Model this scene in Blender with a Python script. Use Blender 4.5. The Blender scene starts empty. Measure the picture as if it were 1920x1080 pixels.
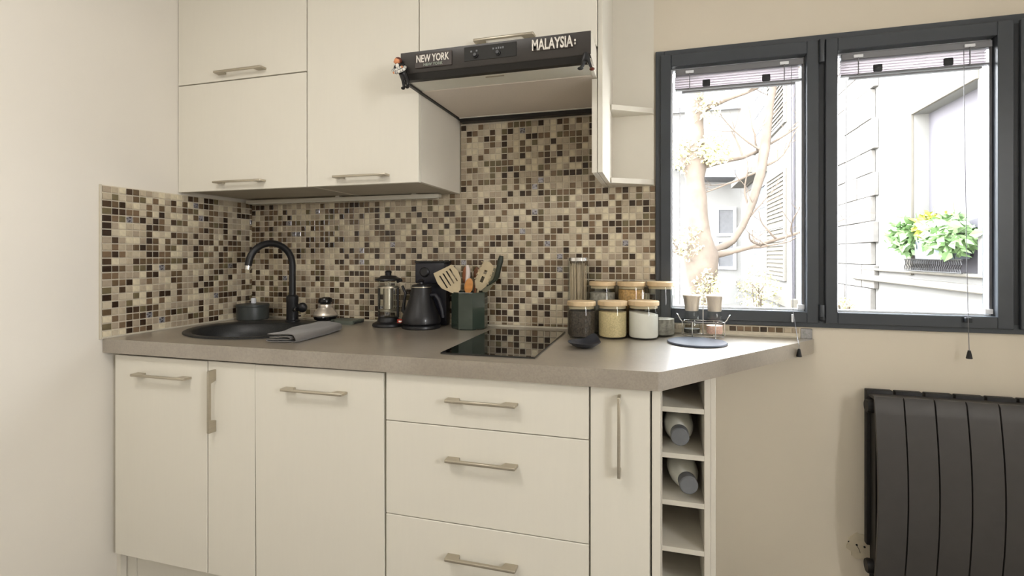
import bpy, bmesh, math, random
from mathutils import Vector, Matrix
rnd = random.Random(7)
PI = math.pi
SC = bpy.context.scene
COL = SC.collection

# ------------------------------------------------------------------ camera
cam_d = bpy.data.cameras.new('camera')
cam = bpy.data.objects.new('camera', cam_d)
COL.objects.link(cam)
cam_d.sensor_width = 36.0
cam_d.lens = 962.45 / 1920 * 36.0
cam_d.shift_y = -(478.66 - 540) / 1920 * -1
cam_d.clip_start = 0.05
cam.location = (1.8378, -1.9747, 1.1859)
cam.rotation_euler = (PI / 2, 0, 0.2807)
SC.camera = cam

# ------------------------------------------------------------------ view
vs = SC.view_settings
vs.view_transform = 'Standard'
vs.look = 'None'
vs.exposure = -0.06
vs.gamma = 1.0
vs.use_curve_mapping = False

# ------------------------------------------------------------------ world: bright hazy sky
w = bpy.data.worlds.new('sky')
SC.world = w
w.use_nodes = True
nt = w.node_tree
bg = nt.nodes['Background']
tc = nt.nodes.new('ShaderNodeTexCoord')
sep = nt.nodes.new('ShaderNodeSeparateXYZ')
rmp = nt.nodes.new('ShaderNodeValToRGB')
rmp.color_ramp.elements[0].position = 0.0
rmp.color_ramp.elements[0].color = (0.99, 0.99, 1.0, 1)
rmp.color_ramp.elements[1].position = 0.9
rmp.color_ramp.elements[1].color = (0.86, 0.93, 1.0, 1)
nt.links.new(tc.outputs['Generated'], sep.inputs[0])
nt.links.new(sep.outputs['Z'], rmp.inputs[0])
nt.links.new(rmp.outputs[0], bg.inputs[0])
bg.inputs[1].default_value = 35.0


def area(name, loc, rot, sx, sy, power, col):
    l = bpy.data.lights.new(name, 'AREA')
    l.shape = 'RECTANGLE'
    l.size = sx
    l.size_y = sy
    l.energy = power
    l.color = col
    o = bpy.data.objects.new(name, l)
    o.location = loc
    o.rotation_euler = rot
    COL.objects.link(o)
    return o


# portals: only help the sampling of the sky through the back window and the opening added in the right wall
for nm, loc, rot, sx, sy in (('portal_back', (2.63, 0.12, 1.44), (-PI / 2, 0, 0), 1.6, 0.98),
                             ('portal_right', (3.95, -2.60, 1.66), (0, PI / 2, 0), 0.78, 0.78)):
    po = area(nm, loc, rot, sx, sy, 1, (1, 1, 1))
    po.data.cycles.is_portal = True
# fill lamp added under the ceiling, out of view, to brighten the room
area('ceiling_fill_lamp', (0.85, -1.8, 2.43), (0, 0, 0), 0.5, 0.5, 16, (1.0, 0.972, 0.935))


# ------------------------------------------------------------------ materials
def srgb(r, g, b):
    def f(c):
        c /= 255.0
        return c / 12.92 if c <= 0.04045 else ((c + 0.055) / 1.055) ** 2.4
    return (f(r), f(g), f(b), 1.0)


def mat(name, col, rough=0.5, metal=0.0, noise=0.0, scale=20.0, bump=0.0, bscale=None, spec=0.5,
        trans=0.0, ior=1.45, coat=0.0, stretch=None, alpha=1.0, sheen=0.0, emit=0.0):
    m = bpy.data.materials.new(name)
    m.use_nodes = True
    n = m.node_tree
    p = n.nodes['Principled BSDF']
    p.inputs['Base Color'].default_value = col
    p.inputs['Roughness'].default_value = rough
    p.inputs['Metallic'].default_value = metal
    p.inputs['Specular IOR Level'].default_value = spec
    p.inputs['Transmission Weight'].default_value = trans
    p.inputs['IOR'].default_value = ior
    p.inputs['Coat Weight'].default_value = coat
    p.inputs['Alpha'].default_value = alpha
    p.inputs['Sheen Weight'].default_value = sheen
    if emit:
        p.inputs['Emission Color'].default_value = col
        p.inputs['Emission Strength'].default_value = emit
    t = n.nodes.new('ShaderNodeTexCoord')
    mp = n.nodes.new('ShaderNodeMapping')
    n.links.new(t.outputs['Object'], mp.inputs[0])
    if stretch:
        mp.inputs['Scale'].default_value = stretch
    ns = n.nodes.new('ShaderNodeTexNoise')
    ns.inputs['Scale'].default_value = scale
    ns.inputs['Detail'].default_value = 5
    n.links.new(mp.outputs[0], ns.inputs['Vector'])
    if noise > 0:
        r = n.nodes.new('ShaderNodeValToRGB')
        r.color_ramp.elements[0].position = 0.3
        r.color_ramp.elements[1].position = 0.7
        a = [max(0, c * (1 - noise)) for c in col[:3]] + [1]
        b = [min(1, c * (1 + noise)) for c in col[:3]] + [1]
        r.color_ramp.elements[0].color = a
        r.color_ramp.elements[1].color = b
        n.links.new(ns.outputs['Fac'], r.inputs[0])
        n.links.new(r.outputs[0], p.inputs['Base Color'])
    if bump > 0:
        ns2 = n.nodes.new('ShaderNodeTexNoise')
        ns2.inputs['Scale'].default_value = bscale or scale
        ns2.inputs['Detail'].default_value = 3
        n.links.new(mp.outputs[0], ns2.inputs['Vector'])
        b = n.nodes.new('ShaderNodeBump')
        b.inputs['Strength'].default_value = bump
        b.inputs['Distance'].default_value = 0.002
        n.links.new(ns2.outputs['Fac'], b.inputs['Height'])
        n.links.new(b.outputs[0], p.inputs['Normal'])
    return m


M = {}
M['wall'] = mat('wall_paint', srgb(225, 219, 208), 0.75, noise=0.015, scale=3, bump=0.12, bscale=55)
M['ceiling'] = mat('ceiling_paint', srgb(238, 234, 226), 0.8, noise=0.01, scale=4)
M['floor'] = mat('floor_wood', srgb(152, 147, 140), 0.45, noise=0.18, scale=6, stretch=(1, 12, 1))
M['door'] = mat('cream_laminate', srgb(225, 220, 207), 0.42, noise=0.006, scale=9, stretch=(14, 14, 1), bump=0.02, bscale=60)
M['carcass'] = mat('cream_melamine', srgb(222, 216, 203), 0.5, noise=0.012, scale=10)
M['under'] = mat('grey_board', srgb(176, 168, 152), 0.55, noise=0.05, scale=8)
M['steel'] = mat('brushed_steel', srgb(186, 178, 162), 0.33, 0.85, noise=0.05, scale=12, stretch=(1, 1, 14))
M['chrome'] = mat('chrome', srgb(225, 225, 225), 0.12, 1.0)
M['millsteel'] = mat('mill_steel', srgb(222, 212, 198), 0.32, 0.7, noise=0.04, scale=12, stretch=(30, 30, 1))
M['grout'] = mat('grout', srgb(212, 202, 182), 0.85, noise=0.06, scale=60, bump=0.2, bscale=200)
M['silicone'] = mat('seal', srgb(196, 188, 170), 0.5, noise=0.05, scale=30)
M['black'] = mat('black_matt', srgb(28, 28, 30), 0.38, noise=0.15, scale=40)
M['blackgloss'] = mat('black_gloss', srgb(20, 20, 22), 0.16, noise=0.1, scale=30)
M['granite'] = mat('black_composite', srgb(36, 37, 38), 0.42, noise=0.35, scale=260, bump=0.1, bscale=300)
M['kettle'] = mat('kettle_black', srgb(25, 24, 27), 0.40, noise=0.1, scale=30, coat=0.2)
M['machine'] = mat('machine_black', srgb(34, 34, 42), 0.4, noise=0.1, scale=30)
M['charcoal'] = mat('charcoal_ceramic', srgb(58, 62, 61), 0.4, noise=0.08, scale=30)
M['holder'] = mat('dark_green_ceramic', srgb(52, 62, 54), 0.22, noise=0.22, scale=9, coat=0.5)
M['hobglass'] = mat('hob_glass', srgb(10, 9, 9), 0.03, noise=0.05, scale=5, spec=0.8, coat=0.6)


def thin_glass(name, tint, refl, rough=0.02, f0=0.022):
    m = bpy.data.materials.new(name)
    m.use_nodes = True
    n = m.node_tree
    n.nodes.remove(n.nodes['Principled BSDF'])
    out = n.nodes['Material Output']
    tr_ = n.nodes.new('ShaderNodeBsdfTransparent')
    tr_.inputs[0].default_value = tint
    gl = n.nodes.new('ShaderNodeBsdfGlossy')
    gl.inputs['Roughness'].default_value = rough
    lw = n.nodes.new('ShaderNodeLayerWeight')
    lw.inputs['Blend'].default_value = 0.5
    pw = n.nodes.new('ShaderNodeMath')
    pw.operation = 'POWER'
    pw.inputs[1].default_value = 4.5
    fr = n.nodes.new('ShaderNodeMath')
    fr.operation = 'MULTIPLY_ADD'
    fr.inputs[1].default_value = refl
    fr.inputs[2].default_value = f0
    n.links.new(lw.outputs['Facing'], pw.inputs[0])
    n.links.new(pw.outputs[0], fr.inputs[0])
    mx = n.nodes.new('ShaderNodeMixShader')
    n.links.new(fr.outputs[0], mx.inputs[0])
    n.links.new(tr_.outputs[0], mx.inputs[1])
    n.links.new(gl.outputs[0], mx.inputs[2])
    n.links.new(mx.outputs[0], out.inputs[0])
    return m


M['glass'] = thin_glass('clear_glass', (1, 1, 1, 1), 0.4, f0=0.001)
M['jarglass'] = thin_glass('jar_glass', (0.965, 0.975, 0.97, 1), 0.45)
M['bamboo'] = mat('bamboo_lid', srgb(206, 181, 143), 0.5, noise=0.12, scale=14, stretch=(1, 9, 1))
M['anth'] = mat('anthracite_frame', srgb(62, 66, 71), 0.36, noise=0.04, scale=20)
M['anthdark'] = mat('anthracite_gap', srgb(30, 33, 37), 0.5, noise=0.04, scale=20)
M['bead'] = mat('white_bead', srgb(232, 234, 238), 0.3, noise=0.02, scale=20)
M['alu'] = mat('alu_rail', srgb(120, 120, 124), 0.4, 0.4, noise=0.03, scale=20)
M['radiator'] = mat('radiator_paint', srgb(66, 63, 61), 0.45, noise=0.04, scale=30, bump=0.03, bscale=300)
M['raddark'] = mat('radiator_dark', srgb(18, 16, 16), 0.5, noise=0.05, scale=30)
M['hood'] = mat('hood_brown_black', srgb(58, 54, 51), 0.36, noise=0.04, scale=30)
M['hooddark'] = mat('hood_lip', srgb(36, 34, 32), 0.4, noise=0.04, scale=30)
M['hoodgrey'] = mat('hood_filter_metal', srgb(226, 216, 204), 0.45, 0.0, noise=0.03, scale=200)
M['diffuser'] = mat('hood_light_cover', srgb(222, 220, 208), 0.3, noise=0.02, scale=30)
M['towel'] = mat('grey_linen', srgb(106, 101, 96), 0.95, noise=0.1, scale=300, bump=0.5, bscale=500, sheen=0.3)
M['white'] = mat('white_plastic', srgb(226, 222, 212), 0.4, noise=0.02, scale=20)
M['plaster'] = mat('patched_plaster', srgb(205, 194, 170), 0.8, noise=0.08, scale=30, bump=0.4, bscale=60)
M['beige'] = mat('beige_silicone', srgb(192, 176, 144), 0.5, noise=0.04, scale=30)
M['woodo'] = mat('orange_wood', srgb(196, 134, 72), 0.5, noise=0.15, scale=14, stretch=(1, 1, 6))
M['woodr'] = mat('red_brown_wood', srgb(158, 100, 68), 0.5, noise=0.15, scale=14, stretch=(1, 1, 6))
M['pinkwhite'] = mat('pale_handle', srgb(214, 200, 192), 0.4, noise=0.04, scale=14)
M['dkgreen'] = mat('dark_green_handle', srgb(44, 50, 40), 0.45, noise=0.1, scale=20)
M['sage'] = mat('olive_silicone', srgb(120, 116, 94), 0.5, noise=0.06, scale=20)
M['slate'] = mat('slate_round', srgb(70, 75, 88), 0.35, noise=0.08, scale=40, bump=0.1, bscale=120)
M['bottle'] = mat('white_bottle', srgb(232, 232, 224), 0.3, noise=0.02, scale=20)
M['cap'] = mat('grey_cap', srgb(112, 114, 118), 0.45, noise=0.05, scale=30)
M['red'] = mat('red_switch', srgb(150, 46, 32), 0.4, noise=0.03, scale=20)
M['letters'] = mat('weathered_letters', srgb(222, 216, 206), 0.6, noise=0.25, scale=120)
M['letters2'] = mat('green_grey_letters', srgb(150, 158, 144), 0.6, noise=0.2, scale=120)
M['plate'] = mat('magnet_plate', srgb(62, 54, 50), 0.5, noise=0.15, scale=60)
M['skin'] = mat('figure_skin', srgb(214, 142, 98), 0.5, noise=0.05, scale=60)
M['hair'] = mat('figure_hair', srgb(92, 42, 26), 0.6, noise=0.15, scale=80)
M['tea'] = mat('dark_tea_leaves', srgb(74, 64, 54), 0.9, noise=0.6, scale=170, bump=1.0, bscale=200)
M['oats'] = mat('pale_grain', srgb(218, 198, 150), 0.9, noise=0.18, scale=220, bump=1.0, bscale=260)
M['flour'] = mat('white_flour', srgb(236, 231, 220), 0.95, noise=0.02, scale=40, bump=0.3, bscale=90)
M['cereal'] = mat('golden_cereal', srgb(190, 150, 92), 0.9, noise=0.35, scale=140, bump=1.0, bscale=170)
M['shells'] = mat('grey_pasta', srgb(156, 150, 138), 0.8, noise=0.4, scale=70, bump=1.0, bscale=90)
M['pepper'] = mat('peppercorns', srgb(70, 68, 62), 0.8, noise=0.7, scale=260, bump=1.0, bscale=300)
M['salt'] = mat('pink_salt', srgb(240, 196, 178), 0.7, noise=0.18, scale=200, bump=1.0, bscale=240)
M['spag'] = mat('spaghetti', srgb(206, 188, 160), 0.5, noise=0.15, scale=30)
M['led'] = mat('lamp_housing', srgb(206, 200, 186), 0.4, noise=0.02, scale=20)


def counter_mat():
    m = bpy.data.materials.new('worktop_concrete')
    m.use_nodes = True
    n = m.node_tree
    p = n.nodes['Principled BSDF']
    t = n.nodes.new('ShaderNodeTexCoord')
    a = n.nodes.new('ShaderNodeTexNoise')
    a.inputs['Scale'].default_value = 5
    a.inputs['Detail'].default_value = 8
    a.inputs['Roughness'].default_value = 0.65
    b = n.nodes.new('ShaderNodeTexNoise')
    b.inputs['Scale'].default_value = 180
    b.inputs['Detail'].default_value = 2
    r = n.nodes.new('ShaderNodeValToRGB')
    r.color_ramp.elements[0].position = 0.25
    r.color_ramp.elements[0].color = srgb(130, 119, 104)
    r.color_ramp.elements[1].position = 0.75
    r.color_ramp.elements[1].color = srgb(158, 148, 133)
    r2 = n.nodes.new('ShaderNodeValToRGB')
    r2.color_ramp.elements[0].position = 0.3
    r2.color_ramp.elements[0].color = (0.78, 0.78, 0.78, 1)
    r2.color_ramp.elements[1].position = 0.62
    r2.color_ramp.elements[1].color = (1.05, 1.05, 1.05, 1)
    mx = n.nodes.new('ShaderNodeMix')
    mx.data_type = 'RGBA'
    mx.blend_type = 'MULTIPLY'
    mx.inputs[0].default_value = 0.7
    n.links.new(t.outputs['Object'], a.inputs['Vector'])
    n.links.new(t.outputs['Object'], b.inputs['Vector'])
    n.links.new(a.outputs['Fac'], r.inputs[0])
    n.links.new(b.outputs['Fac'], r2.inputs[0])
    n.links.new(r.outputs[0], mx.inputs[6])
    n.links.new(r2.outputs[0], mx.inputs[7])
    n.links.new(mx.outputs[2], p.inputs['Base Color'])
    p.inputs['Roughness'].default_value = 0.38
    p.inputs['IOR'].default_value = 1.65
    p.inputs['Specular IOR Level'].default_value = 0.9
    p.inputs['Coat Weight'].default_value = 1.0
    p.inputs['Coat Roughness'].default_value = 0.30
    p.inputs['Coat IOR'].default_value = 1.6
    bp = n.nodes.new('ShaderNodeBump')
    bp.inputs['Strength'].default_value = 0.08
    bp.inputs['Distance'].default_value = 0.001
    n.links.new(b.outputs['Fac'], bp.inputs['Height'])
    n.links.new(bp.outputs[0], p.inputs['Normal'])
    return m


M['counter'] = counter_mat()

# mosaic tile kinds: (weight, colour, roughness)
TK = [(0.10, (54, 40, 29), .18), (0.06, (74, 57, 42), .2), (0.12, (102, 84, 62), .22), (0.10, (120, 99, 76), .22),
      (0.06, (110, 99, 72), .25), (0.15, (166, 151, 130), .35), (0.14, (180, 166, 142), .4), (0.11, (194, 181, 157), .4),
      (0.15, (212, 200, 172), .4), (0.018, (0, 0, 0), .25)]
TM = []
for i, (wt, c, ro) in enumerate(TK):
    TM.append(mat('tile_glaze_%d' % i, srgb(*c), ro, noise=0.10, scale=70, stretch=(1, 1, 6) if i % 2 else (1, 1, 1)))
m9 = TM[-1]
n = m9.node_tree
for l in list(n.links):
    if l.to_socket.name == 'Base Color':
        n.links.remove(l)
vo = n.nodes.new('ShaderNodeTexVoronoi')
vo.inputs['Scale'].default_value = 130
rr = n.nodes.new('ShaderNodeValToRGB')
rr.color_ramp.elements[0].color = srgb(84, 78, 78)
rr.color_ramp.elements[1].color = srgb(176, 174, 180)
rr.color_ramp.elements[0].position = 0.3
rr.color_ramp.elements[1].position = 0.5
tcn = [x for x in n.nodes if x.type == 'TEX_COORD'][0]
n.links.new(tcn.outputs['Object'], vo.inputs['Vector'])
n.links.new(vo.outputs['Distance'], rr.inputs[0])
n.links.new(rr.outputs[0], n.nodes['Principled BSDF'].inputs['Base Color'])
n.nodes['Principled BSDF'].inputs['Metallic'].default_value = 0.5


def pick_kind():
    x = rnd.random() * sum(t[0] for t in TK)
    for i, t in enumerate(TK):
        x -= t[0]
        if x <= 0:
            return i
    return 0


# ------------------------------------------------------------------ mesh helpers (all coordinates are world coordinates)
ORG = {}


def finish(name, bm, m, parent=None, ang=35, smooth=True, origin=None):
    me = bpy.data.meshes.new(name)
    bmesh.ops.recalc_face_normals(bm, faces=bm.faces)
    if parent is not None:
        off = ORG[parent.name]
    elif origin is not None:
        off = Vector(origin)
    else:
        xs = [v.co.x for v in bm.verts]
        ys = [v.co.y for v in bm.verts]
        zs = [v.co.z for v in bm.verts]
        off = Vector(((min(xs) + max(xs)) / 2, (min(ys) + max(ys)) / 2, min(zs)))
    bmesh.ops.translate(bm, verts=bm.verts, vec=-off)
    bm.to_mesh(me)
    bm.free()
    if smooth:
        for p in me.polygons:
            p.use_smooth = True
        me.set_sharp_from_angle(angle=math.radians(ang))
    for mm in (m if isinstance(m, (list, tuple)) else [m]):
        me.materials.append(mm)
    o = bpy.data.objects.new(name, me)
    COL.objects.link(o)
    if parent is not None:
        o.parent = parent
        ORG[o.name] = ORG[parent.name]
    else:
        o.location = off
        ORG[o.name] = off
    return o


def tag(o, label, cat, group=None, kind=None):
    o['label'] = label
    o['category'] = cat
    if group:
        o['group'] = group
    if kind:
        o['kind'] = kind
    return o


def thing(name, label, cat, loc, group=None):
    o = bpy.data.objects.new(name, None)
    o.empty_display_size = 0.05
    COL.objects.link(o)
    o.location = loc
    ORG[o.name] = Vector(loc)
    return tag(o, label, cat, group)


def B():
    return bmesh.new()


def box(bm, x0, x1, y0, y1, z0, z1, bev=0.0, seg=1, mi=0):
    r = bmesh.ops.create_cube(bm, size=1.0)
    vs_ = r['verts']
    for v in vs_:
        v.co = Vector(((x0 + x1) / 2 + v.co.x * (x1 - x0), (y0 + y1) / 2 + v.co.y * (y1 - y0), (z0 + z1) / 2 + v.co.z * (z1 - z0)))
    fs = set()
    for v in vs_:
        for f in v.link_faces:
            f.material_index = mi
            fs.add(f)
    if bev > 0:
        es = set()
        for v in vs_:
            for e in v.link_edges:
                es.add(e)
        bmesh.ops.bevel(bm, geom=list(es), offset=bev, segments=seg, affect='EDGES', profile=0.5)
    return bm


def prism(bm, pts, axis, a, b):
    """extrude a 2D outline; axis 'Z': pts are (x,y); 'X': (y,z); 'Y': (x,z)"""
    def P(p, t):
        if axis == 'Z':
            return (p[0], p[1], t)
        if axis == 'X':
            return (t, p[0], p[1])
        return (p[0], t, p[1])
    A = [bm.verts.new(P(p, a)) for p in pts]
    Bv = [bm.verts.new(P(p, b)) for p in pts]
    n_ = len(pts)
    bm.faces.new(A)
    bm.faces.new(Bv[::-1])
    for i in range(n_):
        bm.faces.new((A[i], A[(i + 1) % n_], Bv[(i + 1) % n_], Bv[i]))
    return bm


def lathe(bm, cx, cy, prof, seg=32, sx=1.0, sy=1.0, closed=False):
    """prof: list of (r, z); r=0 closes"""
    rings = []
    for r, z in prof:
        if r <= 1e-6:
            rings.append([bm.verts.new((cx, cy, z))])
        else:
            rings.append([bm.verts.new((cx + sx * r * math.cos(2 * PI * i / seg), cy + sy * r * math.sin(2 * PI * i / seg), z)) for i in range(seg)])
    prs = list(zip(rings[:-1], rings[1:]))
    if closed:
        prs.append((rings[-1], rings[0]))
    for a, b in prs:
        if len(a) == 1 and len(b) == 1:
            continue
        for i in range(seg):
            j = (i + 1) % seg
            if len(a) == 1:
                bm.faces.new((a[0], b[j], b[i]))
            elif len(b) == 1:
                bm.faces.new((a[i], a[j], b[0]))
            else:
                bm.faces.new((a[i], a[j], b[j], b[i]))
    return bm


def tube(bm, pts, r, seg=8, closed=False, caps=True):
    pts = [Vector(p) for p in pts]
    rs = r if isinstance(r, (list, tuple)) else [r] * len(pts)
    n_ = len(pts)
    rings = []
    prev = None
    for i, p in enumerate(pts):
        if closed:
            d = pts[(i + 1) % n_] - pts[i - 1]
        elif i == 0:
            d = pts[1] - p
        elif i == n_ - 1:
            d = p - pts[-2]
        else:
            d = (pts[i + 1] - p).normalized() + (p - pts[i - 1]).normalized()
        d.normalize()
        if prev is None:
            up = Vector((0, 0, 1)) if abs(d.z) < 0.9 else Vector((1, 0, 0))
            u = d.cross(up).normalized()
        else:
            u = (prev - d * prev.dot(d)).normalized()
        prev = u
        v = d.cross(u).normalized()
        rings.append([bm.verts.new(p + u * rs[i] * math.cos(2 * PI * k / seg) + v * rs[i] * math.sin(2 * PI * k / seg)) for k in range(seg)])
    rng = n_ if closed else n_ - 1
    for i in range(rng):
        a, b = rings[i], rings[(i + 1) % n_]
        for k in range(seg):
            bm.faces.new((a[k], a[(k + 1) % seg], b[(k + 1) % seg], b[k]))
    if caps and not closed:
        bm.faces.new(rings[0][::-1])
        bm.faces.new(rings[-1])
    return bm


def ball(bm, c, r, sx=1, sy=1, sz=1, seg=16, rings=10):
    res = bmesh.ops.create_uvsphere(bm, u_segments=seg, v_segments=rings, radius=1.0)
    for v in res['verts']:
        v.co = Vector((c[0] + v.co.x * r * sx, c[1] + v.co.y * r * sy, c[2] + v.co.z * r * sz))
    return bm


def rot_about(bm, verts, c, ang, axis='Z'):
    bmesh.ops.rotate(bm, verts=verts, cent=Vector(c), matrix=Matrix.Rotation(ang, 3, axis))


def arc(cx, cz, r, a0, a1, n_):
    return [(cx + r * math.cos(a0 + (a1 - a0) * i / n_), cz + r * math.sin(a0 + (a1 - a0) * i / n_)) for i in range(n_ + 1)]


# ------------------------------------------------------------------ room shell
WX0, WX1, WZ0, WZ1 = 1.8218, 3.44, 0.940, 1.935   # window opening in the back wall
RX, RY, RZ = 3.9, -3.7, 2.5


def structure(name, bm, m, origin=None):
    o = finish(name, bm, m, origin=origin)
    o['kind'] = 'structure'
    return o


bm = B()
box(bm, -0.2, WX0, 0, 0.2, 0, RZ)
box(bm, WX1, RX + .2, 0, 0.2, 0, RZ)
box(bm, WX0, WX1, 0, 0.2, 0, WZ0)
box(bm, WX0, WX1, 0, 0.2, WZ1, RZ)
wall_back = structure('wall_back', bm, mat('back_wall_dimmed_paint', srgb(218, 208, 190), .75, noise=.015, scale=3, bump=.12, bscale=55))  # beiger than the other walls, with backlit dimness darkened into the colour
wall_left = structure('wall_left', box(B(), -0.2, 0, RY - .2, 0.0, 0, RZ), M['wall'])
bm = B()
box(bm, RX, RX + .2, RY - .2, -2.97, 0, RZ)
box(bm, RX, RX + .2, -2.23, 0.0, 0, RZ)
box(bm, RX, RX + .2, -2.97, -2.23, 0, 1.29)
box(bm, RX, RX + .2, -2.97, -2.23, 2.03, RZ)
structure('wall_right', bm, M['wall'])  # its unseen opening is added and sized to let fill light in
structure('wall_front', box(B(), 0, RX, RY - .2, RY, 0, RZ), M['wall'])
structure('floor', box(B(), -0.2, RX + .2, RY - .2, 0.2, -0.1, 0), M['floor'])
structure('ceiling', box(B(), -0.2, RX + .2, RY - .2, 0.2, RZ, RZ + .1), M['ceiling'])
lampt = thing('added_ceiling_light', 'round white ceiling light added out of view for the fill lamp', 'lamp', (0.85, -1.8, 2.46))  # unseen fixture added to go with the fill lamp
finish('fill_lamp_shade', lathe(B(), 0.85, -1.8, [(0, 2.5), (.3, 2.5), (.3, 2.46), (.28, 2.45), (0, 2.45)], 32), M['white'], lampt)

# ------------------------------------------------------------------ mosaic tiles
P = 0.025
TS = 0.0207   # tile face
TT = 0.004    # tile thickness
unit_cache = {}


def tile_mesh(kind, plane, w_, h_):
    """thin tile with a chamfered front; plane 'Y' faces -Y (back wall), 'X' faces +X (left wall)"""
    key = (kind, plane, round(w_, 4), round(h_, 4))
    if key in unit_cache:
        return unit_cache[key]
    c = 0.0009
    a, b = w_ / 2, h_ / 2
    lay = [(0, a, b), (TT - c, a, b), (TT, a - c, b - c)]
    vs_ = []
    for d, p_, q_ in lay:
        for sx, sz in ((-1, -1), (1, -1), (1, 1), (-1, 1)):
            if plane == 'Y':
                vs_.append((sx * p_, -d, sz * q_))
            else:
                vs_.append((d, sx * p_, sz * q_))
    fs = [(8, 9, 10, 11)]
    for k in (0, 4):
        for i in range(4):
            j = (i + 1) % 4
            fs.append((k + i, k + j, k + 4 + j, k + 4 + i))
    if plane == 'X':
        fs = [f for f in fs]
    else:
        pass
    me = bpy.data.meshes.new('tile')
    me.from_pydata(vs_, [], fs)
    me.materials.append(TM[kind])
    me.update()
    bm_ = B()
    bm_.from_mesh(me)
    bmesh.ops.recalc_face_normals(bm_, faces=bm_.faces)
    # make sure the front looks into the room
    bm_.faces.ensure_lookup_table()
    f0 = max(bm_.faces, key=lambda f: f.calc_center_median().dot(Vector((0, -1, 0)) if plane == 'Y' else Vector((1, 0, 0))))
    want = Vector((0, -1, 0)) if plane == 'Y' else Vector((1, 0, 0))
    if f0.normal.dot(want) < 0:
        bmesh.ops.reverse_faces(bm_, faces=bm_.faces)
    bm_.to_mesh(me)
    bm_.free()
    unit_cache[key] = me
    return me


def lay_tiles(root, plane, items, first300):
    """items: list of (centre, width, height, sortkey)."""
    items = sorted(items, key=lambda t: -t[3])
    org = ORG[root.name]
    for c, w_, h_, k in items[:first300]:
        me = tile_mesh(pick_kind(), plane, w_, h_)
        o = bpy.data.objects.new('tile', me)
        COL.objects.link(o)
        o.parent = root
        o.location = Vector(c) - org
    rest = items[first300:]
    if rest:
        V, F, MI = [], [], []
        for c, w_, h_, k in rest:
            kd = pick_kind()
            me = tile_mesh(kd, plane, w_, h_)
            b0 = len(V)
            for v in me.vertices:
                V.append(tuple(v.co + Vector(c) - org))
            for p_ in me.polygons:
                F.append(tuple(b0 + i for i in p_.vertices))
                MI.append(kd)
        me = bpy.data.meshes.new('small_tiles')
        me.from_pydata(V, [], F)
        for t in TM:
            me.materials.append(t)
        me.polygons.foreach_set('material_index', MI)
        me.update()
        o = bpy.data.objects.new('mosaic_tiles', me)
        COL.objects.link(o)
        o.parent = root
        o['kind'] = 'stuff'


def px(c):
    """rough size key: inverse distance from the camera"""
    return 1.0 / (Vector(c) - cam.location).length


# left wall panel
GT = 0.004   # grout bed thickness
bl = thing('mosaic_backsplash', 'brown and cream mosaic backsplash on the left wall beside the sink', 'backsplash', (0.0, -0.34, 0.9))
bm = B()
box(bm, 0, GT, -0.6795, 0, 0.9, 1.4275)
finish('grout_bed', bm, M['grout'], bl)
finish('edge_trim', box(B(), 0, GT + .0045, -0.6845, -0.6795, 0.9, 1.4285, .0008), M['silicone'], bl)
it = []
for i in range(21):
    z = 0.9139 + i * P
    for k in range(25):
        y = -(1.3165 + k) * P
        c = (GT - .0005, y, z)
        it.append((c, TS, TS, px(c)))
    c = (GT - .0005, -0.6615, z)
    it.append((c, 0.029, TS, px(c)))
    c = (GT - .0005, -0.0125, z)
    it.append((c, 0.013, TS, px(c)))
lay_tiles(bl, 'X', it, 300)

bb = thing('mosaic_backsplash', 'long brown and cream mosaic backsplash on the back wall behind the worktop', 'backsplash', (0.92, 0.0, 0.9))
bm = B()
box(bm, GT, 1.8215, -GT, 0, 0.9, 1.4445)
box(bm, 1.05, 1.632, -GT, 0, 1.4445, 1.7225)
finish('grout_bed', bm, M['grout'], bb)
it = []
for idx in range(0, 73):
    x = (0.5389 + idx) * P
    w_ = TS
    if idx == 72:
        x, w_ = 1.8115, 0.018
    top = 31 if 1.055 < x < 1.63 else 20
    for r in range(-1, top + 2):
        z = 0.9313 + r * P
        h_ = TS
        if r == -1:
            z, h_ = 0.9125, 0.009
        if r == top + 1:
            if top == 20:
                continue
            z, h_ = 1.7215 - 0.0, 0.004
            z = 1.7195 + .0005
            continue
        c = (x, -GT + .0005, z)
        it.append((c, w_, h_, px(c) if r >= 0 else 0))
lay_tiles(bb, 'Y', it, 300)

bs = thing('mosaic_backsplash', 'single row of mosaic tiles under the window behind the worktop corner', 'backsplash', (2.06, 0.0, 0.9))
finish('grout_bed', box(B(), 1.8218, 2.302, -GT, 0, 0.9, 0.9385), M['grout'], bs)
finish('edge_trim', box(B(), 2.302, 2.338, -0.006, 0, 0.9, 0.934, .001), mat('foil_trim', srgb(170, 170, 172), .25, .9, noise=.3, scale=90), bs)
it = []
for k in range(19):
    x = 1.836 + k * P
    c = (x, -GT + .0005, 0.9265)
    it.append((c, TS, 0.0165, px(c)))
lay_tiles(bs, 'Y', it, 300)

# silicone joint between worktop and tiles
bm = B()
box(bm, GT, 2.30, -0.010, -GT, 0.9, 0.9065, .001)
box(bm, GT, .0105, -0.68, -0.01, 0.9, 0.9065, .001)
finish('trim_1', bm, M['silicone'])['kind'] = 'structure'

# ------------------------------------------------------------------ worktop
SKX, SKY, SKA, SKB = 0.355, -0.335, 0.275, 0.245      # sink outline
wt = thing('worktop', 'grey concrete-look worktop with a slanted right end', 'worktop', (1.1, -0.33, 0.853))


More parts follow.
